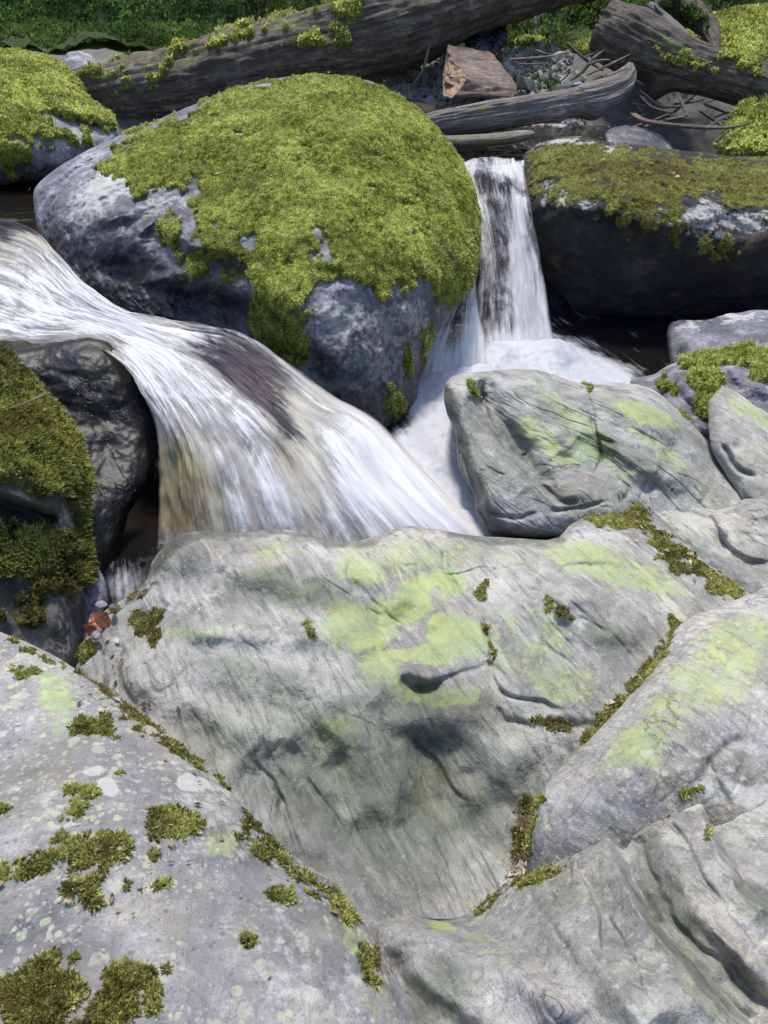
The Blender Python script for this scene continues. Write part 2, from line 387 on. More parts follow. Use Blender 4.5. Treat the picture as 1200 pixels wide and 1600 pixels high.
def mossy(T, pts, nm, F1, q, N3, ok, moss, rng):
    """a moss coat: a cushiony skin over the masked faces plus leaflets"""
    mk = paint(q, moss['areas'], N3)
    nz = fbm(N3 * moss.get('nscale', 14), 5, .6)
    mr = mk * .86 + nz * moss.get('ragged', .45) * 1.7 * (mk > .001); mm = sstep(.42, .60, mr) * ok; ms = sstep(.26, .62, mr) * ok
    keep = (mm[F1] > .04).any(1)
    cush = (fbm(N3 * 22 + 5, 4) * .5 + .5) * moss['h'] * 1.1 + ridged(N3 * 9 + 2, 2) * moss['h'] * .45 + (fbm(N3 * 70, 3)) * moss['h'] * .25
    up = nm + np.array([0, 0, .35]); up /= np.linalg.norm(up, axis=1)[:, None]
    coat = pts + nm * (mm * (moss['h'] + cush) - .0015)[:, None]
    used = np.unique(F1[keep]); mp = np.full(len(pts), -1); mp[used] = np.arange(len(used))
    parts = []
    if keep.any(): parts.append((coat[used], mp[F1[keep]], np.full(len(used), .12) + .1 * rng.rand(len(used))))
    c4 = q[F1]
    ar = .5 * np.abs((c4[:, 2, 0] - c4[:, 0, 0]) * (c4[:, 3, 1] - c4[:, 1, 1]) - (c4[:, 3, 0] - c4[:, 1, 0]) * (c4[:, 2, 1] - c4[:, 0, 1]))
    if moss.get('world'):
        v4 = pts[F1]; ar = np.linalg.norm(np.cross(v4[:, 2] - v4[:, 0], v4[:, 3] - v4[:, 1]), axis=1) * .5 * moss['world']
    inwin = (c4[:, :, 0].mean(1) > -60) & (c4[:, :, 0].mean(1) < 1260) & (c4[:, :, 1].mean(1) < 1660) & (c4[:, :, 1].mean(1) > -80)
    p = ar * (mm * .8 + ms * .2)[F1].mean(1) * inwin; tot = p.sum()
    if tot > 0:
        per = moss.get('per', 3)
        n = int(tot * moss.get('dens', .35)); ci = rng.choice(len(F1), n, p=p / tot)
        bc = rng.rand(n, 2); f = F1[ci]; x, y = bc[:, :1], bc[:, 1:]
        bil = lambda A: A[f[:, 0]] * (1 - x) * (1 - y) + A[f[:, 1]] * x * (1 - y) + A[f[:, 2]] * x * y + A[f[:, 3]] * (1 - x) * y
        C = bil(coat); Nn = bil(up); Nn /= np.linalg.norm(Nn, axis=1)[:, None]
        C = C - Nn * moss['leaf'] * .25
        Vl, Fl = leaves(C, Nn, moss['leaf'] * (.45 + .55 * bil(mm[:, None])[:, 0]), rng, per=per, spread=moss.get('spread', .8), width=moss.get('width', .4))
        t0 = np.clip(rng.normal(.48, .26, n) + fbm(C * np.array([60, 60, 22]), 3) * .8 + fbm(C * 5, 3) * .75, 0, 1)
        tt4 = np.repeat(np.repeat(t0, per), 4).reshape(-1, 4)
        parts.append((Vl, Fl, np.clip(tt4 + np.array([-.3, 0, .15, 0]), 0, 1).ravel()))
    if parts:
        Vm, Fm, Tm = merge(parts)
        mo = obj('moss', Vm, Fm, moss['mat'], parent=T, attrs={'tint': Tm}); mo['kind'] = 'stuff'

SURF = {}
def rock(name, label, cat, outline, ctrl, bulge, thick, mat, feats=(), lumps=((3, .04), (9, .012), (30, .004)), fold=None,
         edge=90, paints=None, moss=None, N=200, seed=0, group=None, roundness=.5, kidname='rock', rag=4.0, angular=None):
    rng = np.random.RandomState(seed + 100)
    sq = np.linspace(-1, 1, N + 1); X, Y = np.meshgrid(sq, sq, indexing='ij')
    dx = X * np.sqrt(1 - Y * Y / 2); dy = Y * np.sqrt(1 - X * X / 2); r = np.hypot(dx, dy); th = np.arctan2(dy, dx)
    out = catmull(outline, 720, True)
    # irregular rim
    tt = np.arange(720) / 720 * 2 * np.pi
    rn = fbm(np.stack([np.cos(tt) * 4 + seed, np.sin(tt) * 4, tt * 0 + seed * 1.7], -1), 5) * rag
    cen = out.mean(0); nr = out - cen; nr /= np.linalg.norm(nr, axis=1)[:, None]; out = out + nr * rn[:, None]
    area = (out[:, 0] * np.roll(out[:, 1], -1) - np.roll(out[:, 0], -1) * out[:, 1]).sum()
    if area < 0: out = out[::-1]
    st = np.argmin(np.abs(np.arctan2(out[:, 1] - cen[1], out[:, 0] - cen[0]) + np.pi)); out = np.roll(out, -st, 0)
    fr = ((th + np.pi) / (2 * np.pi)) * 720
    i0 = np.floor(fr).astype(int); w = (fr - i0)[..., None]
    bd = out[i0 % 720] * (1 - w) + out[(i0 + 1) % 720] * w
    Q = cen + (bd - cen) * r[..., None]
    for _ in range(500):
        Q[1:-1, 1:-1] = .25 * (Q[:-2, 1:-1] + Q[2:, 1:-1] + Q[1:-1, :-2] + Q[1:-1, 2:])
    q = Q.reshape(-1, 2)
    dist, _, _ = seg_dist(q, out[::6], True)
    rim = np.zeros((N + 1, N + 1), bool); rim[0] = rim[-1] = True; rim[:, 0] = rim[:, -1] = True; rim = rim.ravel()
    dist[rim] = 0
    e = np.clip(dist / edge, 0, 1); qr = np.sqrt(np.clip(1 - (1 - e) ** 2, 0, 1)); rr = r.ravel()
    prof = roundness * (1 - rr ** 2.2) + (1 - roundness) * qr
    prof[rim] = 0
    D0 = tps(ctrl)(q)
    base = P(q[:, 0], q[:, 1], D0 - bulge * prof)
    fade = sstep(0, 14, dist)
    D = D0 - bulge * prof + relief(q, feats) * fade
    N3 = base + seed * 3.17
    for sc, am in lumps: D -= fbm(N3 * sc, 4) * am * (.35 + .65 * fade) * (~rim)
    if angular: D -= (ridged(N3 * angular[0], 3) - .5) * angular[1] * fade
    if fold:
        # foliation: fine ledges along one world direction
        ang, sc, amp, st_ = fold
        c0 = q.mean(0); d0 = D0.mean()
        a = math.radians(ang)
        ep = np.array([[c0[0] - 120 * math.cos(a), c0[1] - 120 * math.sin(a)], [c0[0] + 120 * math.cos(a), c0[1] + 120 * math.sin(a)]]); ep = np.clip(ep, [0, 0], [1200, 1600]); dd = tps(ctrl)(ep)
        ud = P(ep[1, 0], ep[1, 1], dd[1]) - P(ep[0, 0], ep[0, 1], dd[0]); ud /= np.linalg.norm(ud)
        al = N3 @ ud
        sN = N3 - al[:, None] * ud * (1 - 1 / st_)
        sM = N3 - al[:, None] * ud * (1 - 1 / (st_ * 1.8))
        wv_ = fbm(N3 * 2.5, 3)[:, None] * .5
        n1 = fbm(sM * sc * .8 + wv_, 3); n2 = fbm(sN * sc * 2.6 + wv_ * 2, 3); gate = sstep(-.15, .25, fbm(N3 * 4 + 3, 3))
        saw = (n1 * 3.2) % 1.0
        n4 = fbm(sM * sc * 1.05 + 50 + wv_, 3); n5 = fbm(sN * sc * .55 + 90, 4)
        D += (np.exp(-(n4 / .035) ** 2) * sstep(-.1, .2, fbm(N3 * 3 + 8, 3)) * .75 + np.exp(-(n5 / .02) ** 2) * .5) * amp * fade
        D -= (n1 * 1.5 + n2 * .5 + sstep(.0, .25, saw) * (1 - saw) * .55 * gate) * amp * fade
    front = P(q[:, 0], q[:, 1], D)
    back = P(q[:, 0], q[:, 1], D0 + thick * prof)
    G = front.reshape(N + 1, N + 1, 3); nm = grid_normals(G).reshape(-1, 3)
    view = front - np.array([0, 0, CAMZ])
    if ((nm * view).sum(1) > 0).mean() > .5: nm = -nm
    flip = -1
    F1 = gridF(N + 1, N + 1)
    vf = front[F1]; fn = np.cross(vf[:, 1] - vf[:, 0], vf[:, 3] - vf[:, 0]); flipf = ((fn * (vf[:, 0] - np.array([0, 0, CAMZ]))).sum(1) > 0).mean() > .5
    if flipf: F1 = F1[:, ::-1]
    idx = np.arange((N + 1) ** 2); bi = np.where(rim, idx, -1); inn = ~rim
    bi[inn] = (N + 1) ** 2 + np.arange(inn.sum())
    F2 = bi[F1][:, ::-1]
    V = np.vstack([front, back[inn]]); F = np.vstack([F1, F2])
    attrs = {}
    for k in ('lichen', 'pale', 'wet', 'stain_shade', 'algae_shade'):
        a = paint(q, (paints or {}).get(k, []), N3)
        attrs[k] = np.concatenate([a, a[inn]])
    SURF[seed] = (front, nm, q, F1)
    cb = np.array([front[:, 0].mean(), front[:, 1].mean(), V[:, 2].min() + .02])
    if moss is None:
        o = obj(name, V, F, mat, attrs=attrs); tag(o, label, cat, group); return o
    T = thing(name, cb, label, cat, group)
    obj(kidname, V, F, mat, parent=T, attrs=attrs)
    mossy(T, front, nm, F1, q, N3, ~rim, moss, rng)
    return T
def proj(p):
    p = np.asarray(p, float) - np.array([0, 0, CAMZ])
    d = p[:, 1] * _c - p[:, 2] * _s; y = p[:, 1] * _s + p[:, 2] * _c
    return np.stack([600 + 800 * p[:, 0] / d / _T, 800 - 800 * y / d / _T], -1)

# ================================================================== THE GROUND
def ground_z(x, y):
    x = np.asarray(x, float); y = np.asarray(y, float)
    z = np.full(x.shape, -.32)
    z = z + sstep(3.15, 3.55, y) * .72                       # step of the falls
    z = np.where((x < -.6) , np.maximum(z, -.32 + .60 * sstep(2.2, 3.3, y)), z)
    z += sstep(4.0, 5.3, y) * .42
    bank = np.clip(y - 6.3 + .22 * x, 0, 99)
    z += bank * .95 - np.clip(bank - 4, 0, 99) * .35
    z += np.clip(np.abs(x) - 2.6, 0, 9) * .5
    z -= .30 * np.exp(-((x - 1.75) / .55) ** 2 - ((y - 4.25) / .45) ** 2)
    z += (sstep(1.05, 1.7, x) * .62 + sstep(-1.15, -1.7, x) * .62) * sstep(2.7, 2.2, y)
    z += fbm(np.stack([x * 1.3, y * 1.3, x * 0], -1), 5) * .10 * sstep(3.3, 4.3, y + np.abs(x) * .3)
    z += fbm(np.stack([x * 5, y * 5, x * 0 + 3], -1), 4) * .05
    return z
gm = rock_mat('stony_stream_bed', (.03, .028, .024), (.07, .065, .058), (.15, .145, .135), folamt=.1, speck=.5, bumpy=1.5)
def sheet(x0, x1, y0, y1, nx, ny):
    X, Y = np.meshgrid(np.linspace(x0, x1, nx), np.linspace(y0, y1, ny), indexing='ij')
    return X, Y
X, Y = sheet(-1, 1, 0, 1, 260, 320)
X = np.sign(X) * (np.abs(X) * 4.5 + np.abs(X) ** 4 * 12); Y = -3 + Y * 11 + Y ** 5 * 22
Z = ground_z(X, Y)
g = obj('ground', np.stack([X, Y, Z], -1).reshape(-1, 3), gridF(260, 320)[:, ::-1], gm); g['kind'] = 'structure'

# ================================================================== THE ROCKS
BM = M['moss']
# --- large mossy boulder
rock('mossy_boulder', 'huge rounded boulder under a thick bright green moss cap between the two falls', 'boulder',
     [(52, 322), (60, 285), (110, 250), (160, 223), (230, 194), (290, 169), (345, 147), (400, 130), (450, 121), (520, 120), (572, 124), (620, 148), (660, 178), (692, 215),
      (722, 255), (740, 300), (749, 350), (747, 400), (739, 440), (712, 474), (688, 510), (668, 552), (655, 600), (640, 680), (600, 740), (520, 760), (430, 700), (300, 600), (180, 540), (110, 470), (72, 400)],
     [(450, 121, 3.10), (60, 300, 2.95), (250, 190, 3.02), (745, 380, 2.85), (660, 180, 3.0), (430, 340, 2.78), (560, 500, 2.62), (600, 700, 2.62), (400, 560, 2.68), (180, 480, 2.78)],
     .38, .7, M['boulder'], N=330, seed=1, edge=150, roundness=.6,
     lumps=((2.2, .05), (6, .034), (15, .020), (40, .008)),
     feats=[('l', [(250, 330), (300, 380), (380, 400), (400, 450)], 60, .05, 1, 14), ('b', 330, 480, 70, 26, 15, .10), ('b', 200, 420, 60, 22, 10, .07), ('b', 190, 330, 60, 30, -25, -.03),
            ('b', 410, 455, 40, 24, 20, -.05), ('g', [(110, 370), (180, 350), (250, 330), (300, 290)], 10, .018), ('g', [(470, 470), (490, 540), (520, 600)], 14, .03), ('b', 640, 490, 26, 40, 10, -.04),
            ('g', [(540, 460), (560, 540), (560, 620)], 12, .02), ('b', 470, 500, 50, 60, 0, -.05), ('b', 440, 545, 80, 20, 25, .06), ('g', [(600, 480), (610, 540), (600, 600)], 9, .02), ('b', 250, 440, 30, 14, 0, -.04)],
     paints={'wet': [('b', 300, 500, 230, 60, 18, .8), ('b', 130, 400, 80, 44, 30, .85), ('b', 210, 370, 110, 44, -10, .75), ('b', 620, 660, 120, 60, 40, .9), ('b', 580, 570, 110, 110, 0, .5)],
             'pale': [('b', 570, 540, 90, 90, 0, .62), ('b', 200, 270, 120, 28, -28, .85), ('b', 130, 330, 60, 30, -20, .65), ('b', 250, 320, 60, 20, -20, .7), ('b', 540, 510, 80, 70, 0, .6), ('b', 330, 520, 60, 20, 20, .5), ('b', 640, 500, 30, 40, 0, .6), ('b', 410, 440, 20, 16, 0, .6)],
             'stain_shade': [('b', 300, 470, 170, 50, 15, .85), ('b', 520, 630, 90, 50, 10, .7), ('b', 330, 420, 80, 40, 0, .8), ('b', 170, 330, 60, 20, 10, .5), ('b', 180, 430, 90, 26, 20, .7), ('b', 600, 590, 50, 70, 0, .5)]},  # mostly the black shadow on the lower left face, painted dark
     moss=dict(mat=BM, h=.007, leaf=.0070, dens=.95, per=2, ragged=.62, nscale=13, width=.36, spread=.5,
        areas=[('p', [(150, 262), (215, 208), (290, 175), (345, 153), (400, 136), (450, 126), (520, 118), (580, 118), (640, 150), (700, 210), (745, 280), (765, 350), (765, 430), (735, 455),
                      (705, 490), (680, 470), (650, 440), (600, 470), (560, 440), (500, 440), (470, 470), (490, 530), (470, 570), (430, 550), (390, 490), (400, 440), (370, 400), (310, 360), (290, 330),
                      (300, 290), (240, 300), (180, 285)], 14, 1.0), ('b', 330, 395, 70, 40, 20, .62), ('b', 655, 545, 14, 60, 15, .7), ('b', 615, 625, 20, 40, 10, .7), ('b', 440, 510, 45, 50, 20, .8), ('b', 270, 350, 26, 20, 20, .5),
               ('x', 305, 292, 12, 12, 0, .9), ('x', 290, 240, 8, 10, 0, .8), ('x', 500, 375, 12, 25, -30, .7), ('x', 390, 380, 12, 18, -30, .7)]))

# --- left mossy boulder (back)
rock('mossy_boulder', 'mossy boulder at the top left edge, beside the end of the big fallen log', 'boulder',
     [(-120, 80), (-50, 72), (0, 80), (45, 84), (90, 97), (118, 125), (135, 150), (165, 170), (185, 195), (187, 225), (165, 250), (100, 275), (0, 290), (-110, 290), (-160, 180)],
     [(-60, 75, 3.95), (60, 85, 3.95), (185, 210, 3.75), (0, 285, 3.55), (-140, 200, 3.7)], .32, .6, M['boulder'], N=170, seed=2, edge=80,
     feats=[('l', [(60, 130), (110, 170), (180, 200)], 60, .05, 1)],
     paints={'wet': [('b', 0, 270, 200, 20, 0, .8)], 'stain_shade': [('b', 40, 220, 120, 40, 0, .6)]},
     moss=dict(mat=BM, h=.010, leaf=.0105, dens=.85, per=2, spread=.6, ragged=.6, areas=[('p', [(-160, 60), (0, 65), (100, 85), (150, 150), (190, 190), (170, 205), (90, 170), (40, 200), (0, 215), (-150, 220)], 16, 1), ('b', 60, 200, 90, 30, 10, .6), ('b', -40, 230, 90, 40, 10, .7)]))

# --- right mossy boulder over the dark pool
rock('mossy_boulder', 'broad flat-topped boulder with thin moss and a black shaded face, right of the far waterfall', 'boulder',
     [(812, 290), (816, 245), (850, 220), (900, 214), (960, 222), (1050, 233), (1150, 244), (1290, 255), (1400, 300), (1420, 440), (1300, 500), (1200, 494), (1130, 497), (1050, 505), (960, 510), (890, 505), (862, 470), (846, 410), (830, 350)],
     [(850, 220, 3.55), (1150, 246, 3.5), (1380, 260, 3.5), (820, 300, 3.3), (900, 320, 3.06), (1100, 330, 2.98), (1300, 340, 2.98), (880, 500, 3.4), (1100, 500, 3.35), (1300, 490, 3.3), (850, 400, 3.25), (1100, 420, 3.10)], .10, .8,
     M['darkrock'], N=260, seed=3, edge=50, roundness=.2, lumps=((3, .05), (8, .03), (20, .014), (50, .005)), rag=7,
     feats=[('b', 1000, 400, 60, 40, 10, .05), ('g', [(1060, 320), (1150, 350), (1210, 360)], 14, .03), ('l', [(840, 310), (950, 330), (1040, 350), (1140, 330)], 40, .05, 1, 12)],
     paints={'pale': [('b', 1130, 345, 90, 22, 8, .68), ('b', 880, 310, 60, 18, 15, .55), ('b', 1180, 340, 60, 12, 0, .7), ('b', 900, 222, 90, 7, 5, .75), ('b', 1050, 345, 50, 16, 30, .6), ('b', 1110, 370, 60, 10, 25, .6)]},
     moss=dict(mat=M['moss_pale'], h=.004, leaf=.008, dens=.7, per=2, ragged=.95, nscale=18, spread=.7,
        areas=[('p', [(820, 250), (860, 228), (960, 229), (1050, 241), (1150, 250), (1290, 262), (1290, 330), (1180, 325), (1080, 318), (1040, 350), (960, 330), (880, 300), (830, 290)], 14, .95), ('b', 1110, 385, 40, 18, 20, .7), ('b', 1000, 340, 70, 26, 20, .7), ('b', 860, 300, 40, 20, 0, .6)]))

# --- rocks at the right edge
rock('smooth_rock', 'smooth wet violet-grey rock in the shade under the broad boulder at the right edge', 'rock',
     [(1045, 545), (1043, 512), (1060, 500), (1100, 500), (1150, 489), (1190, 484), (1300, 484), (1340, 560), (1250, 620), (1120, 620), (1060, 590)],
     [(1050, 510, 2.75), (1190, 486, 2.75), (1100, 580, 2.6), (1300, 560, 2.6)], .10, .4, M['boulder'], N=110, seed=4, edge=50,
     feats=[('l', [(1060, 555), (1110, 530), (1160, 515), (1220, 505)], 26, .03, -1, 10)], paints={'wet': [('b', 1120, 555, 90, 22, -12, .55), ('b', 1055, 540, 22, 60, 0, .8)], 'pale': [('b', 1080, 515, 20, 8, -20, .8), ('b', 1170, 495, 60, 6, -5, .7)]})
rock('mossy_rock', 'lumpy rock with gold-green moss cushions between the violet rock and the smooth grey slabs', 'rock',
     [(985, 600), (1020, 585), (1045, 570), (1090, 556), (1140, 547), (1200, 536), (1300, 534), (1330, 640), (1250, 720), (1150, 700), (1100, 690), (1040, 660)],
     [(1000, 595, 2.5), (1190, 538, 2.5), (1100, 640, 2.32), (1280, 640, 2.3)], .12, .4, M['boulder'], N=150, seed=5, edge=50, lumps=((4, .03), (12, .02), (30, .008)),
     feats=[('g', [(1100, 590), (1095, 630), (1100, 660)], 12, .035), ('g', [(1050, 590), (1060, 620), (1090, 650)], 9, .03), ('g', [(1130, 560), (1160, 590), (1210, 620)], 12, -.03)],
     paints={'wet': [('b', 1060, 600, 70, 40, 20, .3)]},
     moss=dict(mat=BM, h=.010, leaf=.010, dens=.45, ragged=.4, areas=[('b', 1090, 560, 50, 14, -10, .9), ('b', 1100, 610, 26, 30, 10, .95), ('b', 1180, 560, 60, 16, 10, .95), ('b', 1195, 585, 30, 20, 10, .9), ('b', 1040, 605, 14, 8, 30, .9), ('b', 1115, 640, 22, 14, 0, .7)]))
rock('rounded_rock', 'smooth rounded grey rock at the right edge beside a dark crack', 'rock',
     [(1106, 640), (1112, 618), (1130, 607), (1160, 616), (1195, 638), (1270, 670), (1310, 760), (1270, 840), (1210, 860), (1170, 800), (1140, 750), (1112, 700)],
     [(1115, 625, 2.2), (1280, 700, 2.15), (1160, 780, 2.0), (1260, 830, 1.98)], .11, .3, M['schist'], N=130, seed=6, edge=45,
     feats=[('g', [(1125, 690), (1150, 725), (1180, 750)], 5, .025), ('l', [(1150, 760), (1175, 780), (1200, 800)], 30, .02, 1), ('b', 1150, 692, 5, 9, 10, .012)],
     paints={'lichen': [('b', 1180, 650, 60, 10, 30, .8), ('b', 1170, 720, 40, 30, 0, .45)]})
rock('grey_slab', 'pale grey-green slab with diagonal ridges standing in front of the white plunge pool', 'rock',
     [(696, 640), (695, 605), (708, 588), (740, 583), (790, 577), (830, 578), (865, 586), (900, 597), (930, 598), (970, 597), (1010, 606), (1045, 625), (1065, 640), (1085, 655), (1110, 690), (1150, 740),
      (1200, 800), (1180, 900), (1080, 880), (1000, 850), (940, 830), (905, 838), (860, 842), (800, 838), (762, 828), (745, 805), (738, 770), (716, 725), (712, 680)],
     [(710, 590, 2.30), (900, 597, 2.34), (1080, 655, 2.28), (1160, 740, 2.14), (712, 680, 2.16), (745, 805, 2.0), (860, 842, 1.93), (900, 720, 2.05), (1000, 830, 1.95), (1180, 880, 1.88), (1050, 720, 2.1)],
     .10, .35, M['schist_mid'], N=340, seed=7, edge=38, roundness=.25, lumps=((3.5, .02), (10, .008), (28, .002)), fold=(38, 14, .0055, 6),
     feats=[('l', [(728, 590), (752, 640), (790, 690), (830, 740), (850, 790)], 60, .06, -1, 24), ('g', [(742, 592), (756, 640), (800, 690), (836, 740), (842, 762)], 18, .095), ('g', [(705, 640), (722, 700), (760, 760), (780, 800)], 16, -.03), ('g', [(706, 660), (730, 735), (752, 790)], 12, .06), ('g', [(720, 600), (735, 660), (775, 720), (800, 770)], 14, -.022),
            ('b', 780, 760, 50, 40, 50, -.02), ('l', [(790, 640), (850, 668), (900, 690), (935, 720)], 72, 0.059, 1, 39), ('l', [(925, 655), (960, 690), (1010, 720), (1040, 735)], 72, 0.075, 1, 35),
            ('b', 850, 620, 90, 22, 18, -.05), ('b', 990, 650, 80, 24, 28, -.06), ('g', [(905, 600), (925, 640), (935, 680), (975, 700)], 5, .018), ('l', [(1030, 728), (1070, 760), (1100, 780)], 36, 0.031, 1, 26),
            ('g', [(838, 752), (870, 775), (910, 790)], 6, .022), ('b', 850, 720, 60, 22, 40, -.02), ('g', [(960, 740), (985, 760), (970, 790)], 4, .014), ('g', [(925, 650), (938, 690), (925, 735)], 3, .016), ('g', [(740, 600), (765, 655), (790, 705)], 5, .026), ('g', [(710, 700), (740, 760), (762, 822)], 4, .022), ('g', [(860, 795), (905, 800), (950, 790)], 4, .016), ('g', [(760, 790), (800, 810), (850, 800)], 4, .014), ('b', 900, 760, 50, 22, 30, -.018), ('b', 730, 700, 14, 60, -20, -.02), ('g', [(740, 790), (755, 805), (765, 825)], 4, .02), ('b', 1060, 740, 60, 20, 40, -.02)],
     paints={'algae_shade': [('b', 740, 720, 34, 110, -25, 0.65), ('b', 820, 720, 30, 80, -35, 0.58), ('b', 985, 715, 80, 20, 30, 0.65), ('b', 880, 665, 70, 16, 28, 0.50), ('b', 920, 780, 90, 20, 15, 0.50), ('b', 1080, 760, 60, 24, 30, 0.43)], 'wet': [('s', [(694, 620), (702, 690), (735, 790), (790, 842), (860, 846)], 20, .75)],  # greenish darkening paints shade into the valleys between the lobes
             'lichen': [('b', 880, 640, 60, 18, 25, .62), ('b', 860, 690, 70, 16, 30, .85), ('b', 930, 690, 60, 26, 40, .66), ('b', 1010, 650, 60, 14, 20, .8), ('b', 1030, 700, 70, 14, 40, .7), ('b', 970, 740, 40, 14, 20, .6), ('b', 745, 615, 10, 40, -20, .45), ('b', 960, 770, 30, 20, 0, .4)],
             'stain_shade': [('b', 760, 815, 50, 30, 0, .7), ('b', 745, 640, 10, 40, -15, .6), ('b', 740, 740, 20, 70, -20, .55), ('b', 820, 700, 20, 70, -35, .5), ('b', 960, 705, 70, 12, 35, .6), ('b', 870, 660, 60, 10, 30, .5), ('b', 900, 770, 60, 12, 20, .45)]},
     moss=dict(mat=BM, h=.005, leaf=.007, dens=.5, ragged=.3, areas=[('b', 742, 612, 6, 18, -15, .75), ('b', 1083, 652, 16, 6, 30, .95), ('b', 1100, 664, 10, 6, 30, .95), ('b', 922, 602, 6, 5, 0, .9)]))
rock('smooth_slab', 'small smooth grey-green slab at the right edge behind the strip of moss', 'rock',
     [(1006, 790), (1030, 782), (1080, 788), (1130, 796), (1170, 775), (1230, 750), (1320, 760), (1340, 900), (1260, 950), (1180, 940), (1130, 915), (1080, 870), (1030, 825)],
     [(1015, 795, 1.96), (1200, 770, 1.98), (1320, 780, 1.95), (1180, 935, 1.74), (1080, 870, 1.82), (1300, 900, 1.75)], .07, .3, M['schist'], N=150, seed=8, edge=36, roundness=.3, fold=(30, 22, .004, 5),
     feats=[('g', [(1060, 770), (1105, 830), (1150, 860)], 14, .02), ('b', 1190, 800, 40, 30, 0, -.03), ('l', [(1110, 790), (1150, 850), (1200, 870)], 26, .02, 1)],
     paints={'lichen': [('b', 1130, 850, 90, 26, 25, .38)], 'stain_shade': [('b', 1140, 880, 80, 20, 20, .4)]})

